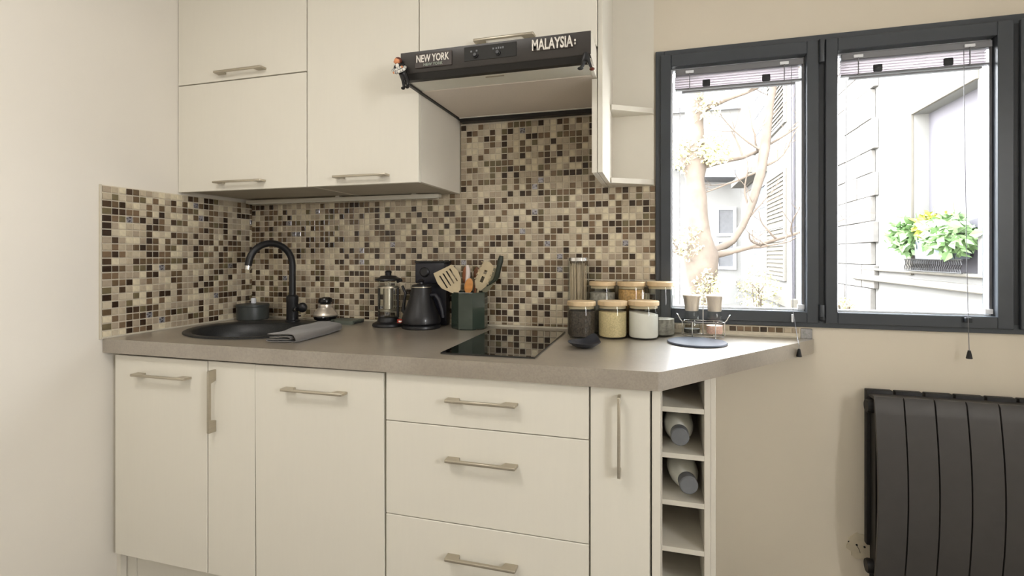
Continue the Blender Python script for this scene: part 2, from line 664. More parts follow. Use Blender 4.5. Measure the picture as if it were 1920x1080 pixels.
def hole_plate(outer, hole, z0, z1):
    bm = B()
    eds = []
    for loop in (outer, hole):
        vs_ = [bm.verts.new((x, y, z1)) for x, y in loop]
        for i in range(len(vs_)):
            eds.append(bm.edges.new((vs_[i], vs_[(i + 1) % len(vs_)])))
    bmesh.ops.triangle_fill(bm, use_beauty=True, use_dissolve=False, edges=eds)
    r = bmesh.ops.extrude_face_region(bm, geom=bm.faces[:])
    ex = [g for g in r['geom'] if isinstance(g, bmesh.types.BMVert)]
    bmesh.ops.translate(bm, verts=ex, vec=(0, 0, z0 - z1))
    return bm


outer = [(0.0005, -0.008), (0.0005, -0.6700), (0.004, -0.6735), (1.834, -0.6695), (1.842, -0.6640), (2.335, -0.022), (2.342, -0.008)]
hole = [(SKX + (SKA - .012) * math.cos(2 * PI * i / 64), SKY + (SKB - .012) * math.sin(2 * PI * i / 64)) for i in range(64)]
finish('worktop_board', hole_plate(outer, hole, 0.853, 0.9), M['counter'], wt, ang=25)

# ------------------------------------------------------------------ handles
def bow_handle(cx, cz, L, yface, out=0.030, vert=False, foot=0.036, parent=None, th=0.0075):
    """flat strip bow handle: two wide feet joined by a slim outer bar"""
    h = L / 2
    pts = [(-h, 0), (-h + .001, -out + .002), (-h + .003, -out), (h - .003, -out), (h - .001, -out + .002), (h, 0), (h - foot, 0), (h - foot - .005, -out + .009),
           (-h + foot + .005, -out + .009), (-h + foot, 0)]
    bm = B()
    prism(bm, [(p[0], p[1]) for p in pts], 'Z', -th / 2, th / 2)
    bmesh.ops.bevel(bm, geom=bm.edges[:], offset=0.0008, segments=1, affect='EDGES')
    if vert:
        bmesh.ops.rotate(bm, verts=bm.verts, cent=(0, 0, 0), matrix=Matrix.Rotation(PI / 2, 3, 'Y'))
    bmesh.ops.translate(bm, verts=bm.verts, vec=(cx, yface + .0003, cz))
    return finish('handle', bm, M['steel'], parent)


def front(name, x0, x1, z0, z1, yf, parent, th=0.018, tilt=0.0):
    bm = B()
    box(bm, x0, x1, yf, yf + th, z0, z1, 0.0012, 1)
    if tilt:
        rot_about(bm, bm.verts, (x0 if tilt > 0 else x1, yf, z1), tilt, 'Y')
    return finish(name, bm, M['door'], parent)


YF = -0.6532
YC = YF + 0.0195     # carcass front
ZT = 0.850           # carcass top (worktop underside 0.853)
ZB = 0.157


def carcass(x0, x1, parent, y1=-0.012, z0=ZB, z1=ZT, yc=None, top=False, under=None):
    yc = YC if yc is None else yc
    t = 0.016
    for a, b in ((x0, x0 + t), (x1 - t, x1)):
        finish('side_panel', box(B(), a, b, yc, y1, z0, z1, .0006), M['carcass'], parent)
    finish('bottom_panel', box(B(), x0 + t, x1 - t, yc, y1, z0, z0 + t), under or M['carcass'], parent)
    if top:
        finish('top_panel', box(B(), x0 + t, x1 - t, yc, y1, z1 - t, z1), M['carcass'], parent)
    finish('back_panel', box(B(), x0 + t, x1 - t, y1 - .006, y1, z0 + t, z1 - (t if top else 0)), M['carcass'], parent)


c1 = thing('base_cabinet', 'cream base cabinet at the left wall with a wide door and horizontal handle', 'cabinet', (.23, -.33, 0))
carcass(0.020, 0.4315, c1)
d = front('door', 0.0325, 0.4305, ZB + .001, 0.8435, YF, c1)
bow_handle(0.2517, 0.7855, 0.232, YF, parent=d)
bm = B()
box(bm, 0.0008, 0.0195, YC + .01, YC + .03, 0.0, 0.85)
finish('filler_strip', bm, M['carcass'], c1)

c2 = thing('base_cabinet', 'narrow cream base cabinet with a vertical handle beside the wide left door', 'cabinet', (.526, -.33, 0))
carcass(0.4325, 0.6205, c2)
d = front('door', 0.4350, 0.6185, ZB + .001, 0.8445, YF, c2)
bow_handle(0.4640, 0.7200, 0.200, YF, vert=True, parent=d)

c3 = thing('base_cabinet', 'cream base cabinet between narrow door and drawers, slightly crooked door', 'cabinet', (.846, -.33, 0))
carcass(0.6215, 1.0725, c3)
d = front('door', 0.6190, 1.0700, ZB + .001, 0.8465, YF, c3, tilt=-0.0066)
bow_handle(0.8430, 0.7795, 0.217, YF, parent=d)

c4 = thing('drawer_cabinet', 'cream base cabinet with three wide drawers under the hob', 'cabinet', (1.37, -.33, 0))
carcass(1.0765, 1.6640, c4)
for z0, z1, hz in ((0.7120, 0.8500, 0.7878), (0.4440, 0.7095, 0.6240), (ZB + .001, 0.4415, 0.3552)):
    d = front('drawer_front', 1.0790, 1.6620, z0, z1, YF, c4)
    bow_handle(1.3725, hz, 0.203, YF, parent=d)
    bm = B()
    box(bm, 1.094, 1.646, YC, -0.12, z0 + .02, z0 + .032)
    finish('drawer_bottom', bm, M['carcass'], d)

c5 = thing('base_cabinet', 'narrow cream pull-out cabinet with a long vertical handle right of the drawers', 'cabinet', (1.74, -.33, 0))
carcass(1.6650, 1.8165, c5)
d = front('door', 1.6665, 1.8135, ZB + .001, 0.8540, YF, c5)
bow_handle(1.7397, 0.7330, 0.204, YF, vert=True, parent=d, foot=0.02)
# end panel
ep = finish('end_panel', box(B(), 1.8185, 1.8395, YF + .0005, -0.012, 0.0, 0.852, .001), M['carcass'])
tag(ep, 'cream upright end panel between the pull-out cabinet and the bottle rack', 'panel')
bm = B()
box(bm, 0.0015, 0.0605, -0.600, -0.584, 0.0, 0.1555, .001)
box(bm, 0.0635, 1.8165, -0.600, -0.584, 0.0, 0.1555, .001)
finish('plinth', bm, M['door'])
tag(bpy.data.objects['plinth'], 'cream plinth board under the base cabinets', 'plinth')

# ------------------------------------------------------------------ bottle rack
RF = -0.470
rk = thing('bottle_rack', 'open cream bottle rack with shelves under the slanted worktop end', 'shelf', (1.91, -.24, 0))
finish('side_panel', box(B(), 1.8405, 1.8440, RF, -0.012, 0.0, 0.852), M['carcass'], rk)
finish('side_panel', box(B(), 1.9550, 1.9708, RF, -0.012, 0.0, 0.852, .0008), M['carcass'], rk)
finish('outer_panel', box(B(), 1.9715, 1.9850, RF + .006, -0.012, 0.0, 0.852, .0008), M['carcass'], rk)
finish('back_panel', box(B(), 1.8440, 1.9550, -0.020, -0.012, 0.0, 0.852), M['carcass'], rk)
for z in (0.7614, 0.6325, 0.5003, 0.3696, 0.240, 0.112):
    finish('shelf', box(B(), 1.8440, 1.9550, RF + .0005, -0.020, z - .0145, z, .0006), M['carcass'], rk)


def bottle(label, cx, z0, y0, y1, yaw, pitch):
    """squeeze bottle lying on its side, cap towards the room"""
    r = 0.0420
    t = thing('squeeze_bottle', label, 'bottle', (cx, (y0 + y1) / 2, z0), 'squeeze bottles lying in the rack')
    # built standing along +Z then laid down along -Y
    L = y1 - y0
    prof = [(0, 0), (r * .5, .001), (r * .78, .007), (r * .93, .019), (r, .040), (r, .076), (r * .96, .098), (r * .86, .118), (r * .74, .134), (r * .62, .146), (r * .52, .152), (0, .152)]
    b1 = B()
    lathe(b1, 0, 0, prof, 32)
    b2 = B()
    lathe(b2, 0, 0, [(0, .152), (r * .605, .152), (r * .605, L - .003), (r * .54, L), (0, L)], 28)
    Mx = Matrix.Translation((cx, y1, z0 + r + .0005)) @ Matrix.Rotation(yaw, 4, 'Z') @ Matrix.Rotation(PI / 2 + pitch, 4, 'X')
    for b_, nm, mt in ((b1, 'bottle_body', M['bottle']), (b2, 'bottle_cap', M['cap'])):
        bmesh.ops.transform(b_, matrix=Mx, verts=b_.verts)
        finish(nm, b_, mt, t)


bottle('white squeeze bottle with a grey cap lying in the upper rack bay', 1.8915, 0.6325, -0.458, -0.272, 0.0, 0.0)
bottle('white squeeze bottle with a grey cap lying in the lower rack bay', 1.8950, 0.5003, -0.462, -0.276, 0.11, 0.0)

# ------------------------------------------------------------------ upper cabinets
YU = -0.385
UB = 1.4350
UT = 2.30
USP = 1.8560
u1 = thing('wall_cabinet', 'cream wall cabinet with two flap doors in the left corner', 'cabinet', (.3, -.19, UB))
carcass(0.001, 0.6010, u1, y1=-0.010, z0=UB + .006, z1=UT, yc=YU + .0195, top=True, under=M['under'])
d = front('door', 0.002, 0.5995, UB, USP - .002, YU, u1)
bow_handle(0.3090, 1.4650, 0.224, YU, parent=d)
d = front('door', 0.002, 0.5995, USP + .002, UT, YU, u1)
bow_handle(0.3128, 1.8838, 0.222, YU, parent=d)
finish('shelf', box(B(), 0.017, 0.585, YU + .03, -0.016, USP - .008, USP + .008), M['carcass'], u1)
u2 = thing('wall_cabinet', 'cream wall cabinet with one tall door beside the cooker hood', 'cabinet', (.825, -.19, UB))
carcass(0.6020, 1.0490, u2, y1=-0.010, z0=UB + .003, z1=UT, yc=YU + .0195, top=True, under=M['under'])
d = front('door', 0.6035, 1.0485, UB, UT, YU, u2)
bow_handle(0.8322, 1.4632, 0.213, YU, parent=d)
u3 = thing('wall_cabinet', 'cream wall cabinet with a wide flap door above the cooker hood', 'cabinet', (1.352, -.19, 1.829))
carcass(1.0505, 1.6320, u3, y1=-0.010, z0=1.832, z1=UT, yc=YU + .0195, top=True)
d = front('door', 1.0520, 1.6505, 1.8345, UT, YU, u3)
bow_handle(1.3565, 1.8822, 0.203, YU, parent=d)

# under-cabinet lamp
ul = thing('under_cabinet_lamp', 'slim pale lamp bar under the wall cabinets along the mosaic', 'lamp', (.51, -.06, 1.42))
finish('lamp_housing', box(B(), 0.035, 0.983, -0.075, -0.045, 1.4200, 1.4345, .002, 2), M['led'], ul)
finish('lamp_cover', box(B(), 0.045, 0.973, -0.0735, -0.047, 1.4170, 1.4205, .001), M['diffuser'], ul)
finish('lamp_bracket', box(B(), 0.50, 0.52, -0.07, -0.05, 1.4345, 1.4412), M['led'], ul)
finish('lamp_bracket', box(B(), 0.86, 0.88, -0.07, -0.05, 1.4345, 1.4382), M['led'], ul)

# end shelf unit by the window
us = thing('corner_shelf', 'white open end shelf unit between the hood and the window', 'shelf', (1.66, -.17, 1.437))
finish('side_panel', box(B(), 1.6325, 1.6488, -0.360, -0.0085, 1.4445, 1.7385, .0008), M['carcass'], us)
finish('side_panel', box(B(), 1.6510, 1.6662, -0.362, -0.006, 1.4445, UT, .0008), M['door'], us)
finish('back_panel', box(B(), 1.6662, 1.8160, -0.008, -0.0005, 1.4445, UT), M['carcass'], us)


def cshelf(z0, th):
    bm = B()
    pts = [(1.6662, -0.008), (1.6662, -0.112), (1.672, -0.118), (1.806, -0.030), (1.8155, -0.018), (1.8155, -0.008)]
    prism(bm, pts, 'Z', z0, z0 + th)
    bmesh.ops.bevel(bm, geom=bm.edges[:], offset=.0008, segments=1, affect='EDGES')
    finish('shelf', bm, M['carcass'], us)


cshelf(1.4445, 0.019)
cshelf(1.7060, 0.019)

# ------------------------------------------------------------------ cooker hood
HX0, HX1 = 1.0505, 1.6480
hd = thing('cooker_hood', 'slim black built-under cooker hood with a grey underside', 'cooker hood', (1.35, -.25, 1.72))
bm = B()
prism(bm, [(-0.4995, 1.8285), (-0.507, 1.8265), (-0.507, 1.7640), (-0.5045, 1.7600), (-0.4995, 1.7600)], 'X', HX0 - .0035, HX1)
finish('front_panel', bm, M['hood'], hd)
bm = B()
prism(bm, [(-0.4995, 1.7600), (-0.5030, 1.7600), (-0.494, 1.7425), (-0.480, 1.7400), (-0.478, 1.7440), (-0.478, 1.7600)], 'X', HX0 - .0025, HX1)
finish('front_lip', bm, M['hooddark'], hd)
bm = B()
box(bm, HX0, HX1 - .012, -0.4995, -0.012, 1.7600, 1.8290, .001)
finish('hood_body', bm, M['hooddark'], hd)
bm = B()
box(bm, HX1 - .012, HX1, -0.4985, -0.012, 1.7400, 1.8285, .0008)
finish('side_cover', bm, M['carcass'], hd)
bm = B()
box(bm, HX0 + .010, HX1 - .012, -0.4775, -0.385, 1.7420, 1.7600, .0008)
finish('light_cover', bm, M['diffuser'], hd)
bm = B()
box(bm, HX0 + .010, HX1 - .012, -0.3845, -0.040, 1.7400, 1.7600, .0012)
finish('grease_filter', bm, M['hoodgrey'], hd)
finish('filter_latch', box(B(), 1.315, 1.375, -0.462, -0.456, 1.7400, 1.7430, .0008), M['steel'], hd)
finish('side_frame', box(B(), HX0 - .0015, HX0 + .010, -0.4800, -0.012, 1.7360, 1.7600, .0008), M['hooddark'], hd)
finish('rear_frame', box(B(), HX0 + .010, 1.6320, -0.040, -0.0085, 1.7230, 1.7600, .0012), M['hooddark'], hd)
finish('filter_edge', box(B(), HX0 + .010, HX1 - .012, -0.046, -0.0402, 1.7375, 1.7400), M['white'], hd)
bm = B()
box(bm, 1.2630, 1.4290, -0.5088, -0.5070, 1.7775, 1.8205, .0006)
cp = finish('control_panel', bm, M['hooddark'], hd)
cp.data.materials[0] = mat('control_grey', srgb(36, 35, 33), .65, noise=.03, scale=30)
for kx in (1.3000, 1.3715):
    bm = B()
    lathe(bm, 0, 0, [(0, 0), (.0085, 0), (.0085, .004), (.0055, .0048), (.005, .009), (0, .009)], 20)
    bmesh.ops.rotate(bm, verts=bm.verts, cent=(0, 0, 0), matrix=Matrix.Rotation(PI / 2, 3, 'X'))
    bmesh.ops.translate(bm, verts=bm.verts, vec=(kx, -0.5087, 1.7925))
    k = finish('knob', bm, M['black'], cp)
bm = B()
for x, z in ((1.2835, 1.8030), (1.3010, 1.8040), (1.3540, 1.8045)):
    box(bm, x, x + .005, -0.5092, -0.5087, z, z + .005)
for i in range(4):
    box(bm, 1.3640 + i * .007, 1.3680 + i * .007, -0.5092, -0.5087, 1.8045, 1.8045 + .005 + .001 * (i % 2))
finish('markings', bm, M['cap'], cp)


def text(name, body, x, z, size, y, m, parent, ext=.0006, bold=0.0, sx=1.0, rotz=0.0):
    cu = bpy.data.curves.new(name, 'FONT')
    cu.body = body
    cu.size = size
    cu.extrude = ext
    cu.offset = bold
    cu.resolution_u = 3
    to = bpy.data.objects.new(name, cu)
    COL.objects.link(to)
    dg = bpy.context.evaluated_depsgraph_get()
    me = bpy.data.meshes.new_from_object(to.evaluated_get(dg))
    bpy.data.objects.remove(to)
    bm = B()
    bm.from_mesh(me)
    for v in bm.verts:
        v.co.x *= sx
    bmesh.ops.rotate(bm, verts=bm.verts, cent=(0, 0, 0), matrix=Matrix.Rotation(PI / 2, 3, 'X'))
    if rotz:
        bmesh.ops.rotate(bm, verts=bm.verts, cent=(0, 0, 0), matrix=Matrix.Rotation(rotz, 3, 'Y'))
    bmesh.ops.translate(bm, verts=bm.verts, vec=(x, y, z))
    return finish(name, bm, m, parent, smooth=False)


def fit_text(body, x0, x1, z0, z1, y, m, parent, bold=0.0, name='lettering', ext=.0006):
    o = text(name, body, 0, 0, 1.0, 0, m, parent, ext=0, bold=0)
    xs = [v.co.x + ORG[parent.name].x for v in o.data.vertices]
    zs = [v.co.z + ORG[parent.name].z for v in o.data.vertices]
    a, b, c_, d_ = min(xs), max(xs), min(zs), max(zs)
    bpy.data.objects.remove(o)
    size = (z1 - z0) / (d_ - c_)
    sx = (x1 - x0) / ((b - a) * size)
    return text(name, body, x0 - a * size * sx, z0 - c_ * size, size, y, m, parent, ext=ext, bold=bold * size, sx=sx)


ny = thing('souvenir_magnet', 'dark rectangular magnet lettered NEW YORK on the left of the hood', 'magnet', (1.161, -.51, 1.77), 'souvenir magnets on the hood')
finish('magnet_plate', box(B(), 1.0990, 1.2230, -0.5115, -0.5072, 1.7720, 1.8165, .0008), M['plate'], ny)
fit_text('NEW YORK', 1.1050, 1.2140, 1.7890, 1.8110, -0.5122, M['letters'], ny, bold=.022)
fit_text('NEW YORK', 1.1290, 1.1930, 1.7765, 1.7850, -0.5120, M['letters2'], ny, bold=.02)
my = thing('souvenir_magnet', 'magnet of raised pale letters reading MALAYSIA on the right of the hood', 'magnet', (1.54, -.51, 1.79), 'souvenir magnets on the hood')
finish('magnet_plate', box(B(), 1.4775, 1.5985, -0.5100, -0.5072, 1.7845, 1.8135, .0008), M['plate'], my)
fit_text('MALAYSIA', 1.4780, 1.5970, 1.7855, 1.8160, -0.5125, M['letters'], my, bold=.025, ext=.0018)
bm = B()
box(bm, 1.6010, 1.6060, -0.5105, -0.5072, 1.7915, 1.7970, .0005)
box(bm, 1.6010, 1.6060, -0.5105, -0.5072, 1.8000, 1.8065, .0005)
finish('tag_dots', bm, M['letters'], my)


def skin_fig(name, verts, edges, radii, m, parent):
    me = bpy.data.meshes.new(name)
    me.from_pydata(verts, edges, [])
    o = bpy.data.objects.new(name, me)
    COL.objects.link(o)
    md = o.modifiers.new('skin', 'SKIN')
    sk = me.skin_vertices[0].data
    for i, r in enumerate(radii):
        rr_ = r if isinstance(r, tuple) else (r, r)
        sk[i].radius = rr_
        sk[i].use_root = (i == 0)
    s = o.modifiers.new('sub', 'SUBSURF')
    s.levels = 2
    s.render_levels = 2
    dg = bpy.context.evaluated_depsgraph_get()
    m2 = bpy.data.meshes.new_from_object(o.evaluated_get(dg))
    bpy.data.objects.remove(o)
    bm = B()
    bm.from_mesh(m2)
    return finish(name, bm, m, parent, ang=180)


# left figurine: little man in a black jacket with a white striped top, folded arms
f1 = thing('figurine', 'small figurine in black jacket and white striped top on the hood left corner', 'figurine', (1.063, -.52, 1.715), 'figurines hanging on the hood')
fx, fy = 1.0610, -0.5215
hips = (fx + .012, fy, 1.7520)
V = [hips, (fx + .007, fy, 1.7640), (fx + .002, fy, 1.7790), (fx - .001, fy, 1.7880),
     (fx - .009, fy, 1.7835), (fx - .0125, fy - .002, 1.7700), (fx + .011, fy, 1.7820), (fx + .0165, fy - .002, 1.7690),
     (fx + .006, fy - .001, 1.7420), (fx + .006, fy - .001, 1.7250), (fx + .017, fy, 1.7430), (fx + .016, fy - .001, 1.7260),
     (fx + .004, fy - .006, 1.7190), (fx + .014, fy - .006, 1.7195)]
E_ = [(0, 1), (1, 2), (2, 3), (2, 4), (4, 5), (2, 6), (6, 7), (0, 8), (8, 9), (0, 10), (10, 11), (9, 12), (11, 13)]
R_ = [.0085, .009, .0088, .0045, .0050, .0042, .0050, .0042, .0052, .0040, .0052, .0040, .0038, .0038]
skin_fig('body', V, E_, R_, M['blackgloss'], f1)
bm = B()
ball(bm, (fx - .002, fy - .001, 1.7965), .0078, 1, 1, 1.15, 16, 12)
hdp = finish('head', bm, M['skin'], f1)
bm = B()
ball(bm, (fx - .0090, fy - .0040, 1.7955), .0018, 1, 1, 1, 8, 6)
finish('nose', bm, M['skin'], hdp)
bm = B()
ball(bm, (fx - .0005, fy + .0005, 1.8005), .0078, 1.02, 1.02, .8, 16, 10)
ball(bm, (fx + .0045, fy + .001, 1.7960), .0050, 1, 1, 1.2, 10, 8)
finish('hair', bm, M['hair'], hdp)
sleeve_paths = [[(fx - .0135, fy - .004, 1.7750), (fx - .0110, fy - .0095, 1.7690), (fx - .001, fy - .0125, 1.7690), (fx + .0095, fy - .0110, 1.7730)],
                [(fx + .0170, fy - .004, 1.7740), (fx + .0140, fy - .0090, 1.7660), (fx + .003, fy - .0125, 1.7625), (fx - .0085, fy - .0105, 1.7640)]]
sl_ = None
for pth in sleeve_paths:
    bm = B()
    tube(bm, pth, [.0040, .0043, .0040, .0032], 12)
    sl_ = finish('striped_sleeve', bm, M['white'], f1, ang=80)
    bm = B()
    for a_, b_ in zip(pth[:-1], pth[1:]):
        for t_ in (.25, .7):
            c_ = Vector(a_).lerp(Vector(b_), t_)
            d_ = (Vector(b_) - Vector(a_)).normalized() * .0006
            tube(bm, [tuple(c_ - d_), tuple(c_ + d_)], .0045, 12)
    finish('stripes', bm, M['cap'], sl_)
bm = B()
for hx, hz in ((.0105, 1.7735), (-.0100, 1.7645)):
    ball(bm, (fx + hx, fy - .0108, hz), .0034, 1.1, .9, .9, 10, 8)
finish('hands', bm, M['skin'], f1)
bm = B()
ball(bm, (fx - .001, fy - .0075, 1.7815), .0046, 1.0, .5, 1.4, 12, 8)
finish('shirt_front', bm, M['white'], f1)
for sx_ in (.0045, .0150):
    bm = B()
    ball(bm, (fx + sx_, fy - .006, 1.7195), .0050, .9, 1.5, .75, 12, 8)
    finish('shoe', bm, M['blackgloss'], f1)

# right figurine: dark figure hanging under the lip, booted legs
f2 = thing('figurine', 'small dark figurine with dangling booted legs at the hood right corner', 'figurine', (1.64, -.51, 1.705), 'figurines hanging on the hood')
f1.location = (1.0640, -0.520, 1.7020)
f1.scale = (1.35, 1.1, 1.19)
f1.rotation_euler = (0, -0.16, 0)
fx, fy = 1.6340, -0.5140
V = [(fx + .002, fy, 1.7500), (fx + .001, fy, 1.7580), (fx, fy - .001, 1.7640),
     (fx - .0065, fy - .002, 1.7400), (fx - .0060, fy - .001, 1.7260), (fx - .0150, fy - .005, 1.7180),
     (fx + .0090, fy - .001, 1.7400), (fx + .0130, fy, 1.7260), (fx + .0190, fy - .005, 1.7130)]
E_ = [(0, 1), (1, 2), (0, 3), (3, 4), (4, 5), (0, 6), (6, 7), (7, 8)]
R_ = [.0105, .0095, .006, .0070, .0052, .0042, .0060, .0042, .0040]
skin_fig('body', V, E_, R_, M['black'], f2)
bm = B()
ball(bm, (fx - .0135, fy - .005, 1.7170), .0058, 1.5, 1.2, .8, 14, 10)
finish('boot', bm, M['black'], f2)
bm = B()
ball(bm, (fx + .0195, fy - .005, 1.7120), .0055, 1.4, 1.2, .8, 14, 10)
finish('boot', bm, M['hair'], f2)
bm = B()
tube(bm, [(fx + .0160, fy - .001, 1.7560), (fx + .0200, fy - .001, 1.7400), (fx + .0235, fy - .002, 1.7220)], .0022, 8)
finish('staff', bm, M['white'], f2)

# ------------------------------------------------------------------ hob
hb = thing('induction_hob', 'black glass induction hob set into the worktop', 'hob', (1.355, -.32, .9))
bm = B()
prism(bm, [(1.2265, -0.6050), (1.5060, -0.5960), (1.5015, -0.0960), (1.2215, -0.1000)], 'Z', 0.9002, 0.9048)
bmesh.ops.bevel(bm, geom=bm.edges[:], offset=.0012, segments=2, affect='EDGES')
finish('glass_plate', bm, M['hobglass'], hb)

# ------------------------------------------------------------------ sink
sk = thing('sink', 'black oval composite sink set into the worktop corner', 'sink', (SKX, SKY, .74))
bm = B()
seg = 64
BX, BY, BA, BB_ = 0.350, -0.375, 0.222, 0.172
rings = []


def ell(cx, cy, a, b, z):
    return [bm.verts.new((cx + a * math.cos(2 * PI * i / seg), cy + b * math.sin(2 * PI * i / seg), z)) for i in range(seg)]


for (cx, cy, a, b, z) in ((SKX, SKY, SKA - .014, SKB - .014, .8995), (SKX, SKY, SKA, SKB, .9004), (SKX, SKY, SKA, SKB, .9040), (SKX, SKY, SKA - .004, SKB - .004, .9062),
                          (BX, BY, BA + .008, BB_ + .008, .9052), (BX, BY, BA, BB_, .9010), (BX, BY, BA - .010, BB_ - .010, .86),
                          (BX, BY, BA - .03, BB_ - .028, .765), (BX, BY, BA - .07, BB_ - .06, .748), (BX, BY, .045, .045, .744)):
    rings.append(ell(cx, cy, a, b, z))
for a, b in zip(rings[:-1], rings[1:]):
    for i in range(seg):
        bm.faces.new((a[i], a[(i + 1) % seg], b[(i + 1) % seg], b[i]))
bm.faces.new(rings[-1])
finish('basin', bm, M['granite'], sk, ang=50)
finish('drain', lathe(B(), BX, BY, [(0, .7455), (.038, .7455), (.042, .7470), (.030, .7480), (.024, .7460), (0, .7465)], 28), M['chrome'], sk)
finish('overflow_knob', lathe(B(), 0.505, -0.205, [(0, .9055), (.014, .9055), (.014, .912), (.010, .916), (0, .917)], 20), M['chrome'], sk)

# faucet
fc = thing('kitchen_tap', 'black swan-neck kitchen tap behind the sink', 'tap', (.335, -.135, .905))
TX, TY = .335, -.135
bm = B()
lathe(bm, TX, TY, [(0, .9055), (.030, .9055), (.030, .909), (.0245, .913), (.0235, .985), (.0245, .990), (.0245, 1.012), (.0170, 1.018), (0, 1.018)], 28)
finish('tap_body', bm, M['black'], fc)
bm = B()
dx, dy = (.262 - TX), (-.300 - TY)
L = math.hypot(dx, dy)
dx, dy = dx / L, dy / L
pts = [(TX, TY, 1.015), (TX, TY, 1.06), (TX, TY, 1.10), (TX, TY, 1.145)]
Rr = L / 2
for i in range(1, 17):
    a = PI * i / 16 * 0.96
    pts.append((TX + dx * (Rr - Rr * math.cos(a)), TY + dy * (Rr - Rr * math.cos(a)), 1.145 + Rr * math.sin(a)))
e = Vector(pts[-1])
pts.append(tuple(e + Vector((dx * .002, dy * .002, -.012))))
tube(bm, pts, .0135, 14)
finish('spout', bm, M['black'], fc)
bm = B()
tube(bm, [tuple(e + Vector((dx * .002, dy * .002, -.012))), tuple(e + Vector((dx * .004, dy * .004, -.027)))], .0125, 16)
finish('aerator', bm, M['chrome'], fc)
bm = B()
tube(bm, [(TX + .018, TY, .962), (TX + .045, TY - .004, .966)], .0135, 16)
ball(bm, (TX + .055, TY - .006, .966), .021, 1, .8, 1.0, 18, 12)
finish('lever_base', bm, M['black'], fc)
bm = B()
tube(bm, [(TX + .025, TY - .010, .968), (TX + .045, TY - .035, .964), (TX + .055, TY - .060, .958)], [.0045, .004, .0045], 10)
finish('lever', bm, M['chrome'], fc)

# ------------------------------------------------------------------ things round the sink
cn = thing('soap_jar', 'round charcoal lidded pot with a white knob in the corner behind the sink', 'pot', (.086, -.088, .9))
cx, cy = .088, -.090
finish('pot_body', lathe(B(), cx, cy, [(0, .9), (.062, .9), (.066, .904), (.067, .955), (.066, .958), (0, .958)], 36), M['charcoal'], cn)
finish('pot_lid', lathe(B(), cx, cy, [(0, .958), (.068, .958), (.069, .961), (.067, .968), (.03, .972), (0, .973)], 36), M['charcoal'], cn)
finish('knob', lathe(B(), cx + .004, cy, [(0, .9725), (.010, .9725), (.011, .976), (.011, .992), (.007, .996), (0, .996)], 20), M['bead'], cn)

jm = thing('sugar_jar', 'small squat glass and steel jar with a round black knob behind the sink', 'jar', (.452, -.075, .9))
cx, cy = .455, -.075
finish('jar_base', lathe(B(), cx, cy, [(0, .907), (.036, .907), (.046, .912), (.050, .922), (.048, .926), (0, .926)], 32), M['blackgloss'], jm)
finish('jar_body', lathe(B(), cx, cy, [(0, .926), (.048, .926), (.050, .931), (.046, .942), (.036, .952), (.030, .962), (.031, .972), (.030, .976), (0, .976)], 32), M['millsteel'], jm)
finish('knob', lathe(B(), cx, cy, [(0, .976), (.020, .977), (.030, .984), (.031, .992), (.026, 1.002), (.014, 1.006), (0, 1.007)], 32), M['blackgloss'], jm)
ds = thing('spoon_tray', 'flat dark green-grey tray behind the folded towel', 'tray', (.56, -.085, .9))
bm = B()
box(bm, .510, .6200, -.110, -.035, .9002, .9068, .003, 2)
finish('tray_base', bm, M['charcoal'], ds)
bm = B()
prism(bm, [(.540, -.132), (.600, -.132), (.618, -.120), (.620, -.112), (.520, -.112)], 'Z', .9002, .9150)
box(bm, .505, .6200, -.110, -.035, .9068, .9150, .002, 1)
finish('tray_lip', bm, M['charcoal'], ds)
bpy.data.objects['tray_lip'].data.materials[0] = mat('tray_green', srgb(86, 92, 82), .4, noise=.06, scale=30)

# folded towel: spiral profile extruded along its length
tw = thing('folded_towel', 'grey folded dish towel lying on the worktop in front of the tap', 'towel', (.64, -.42, .9))


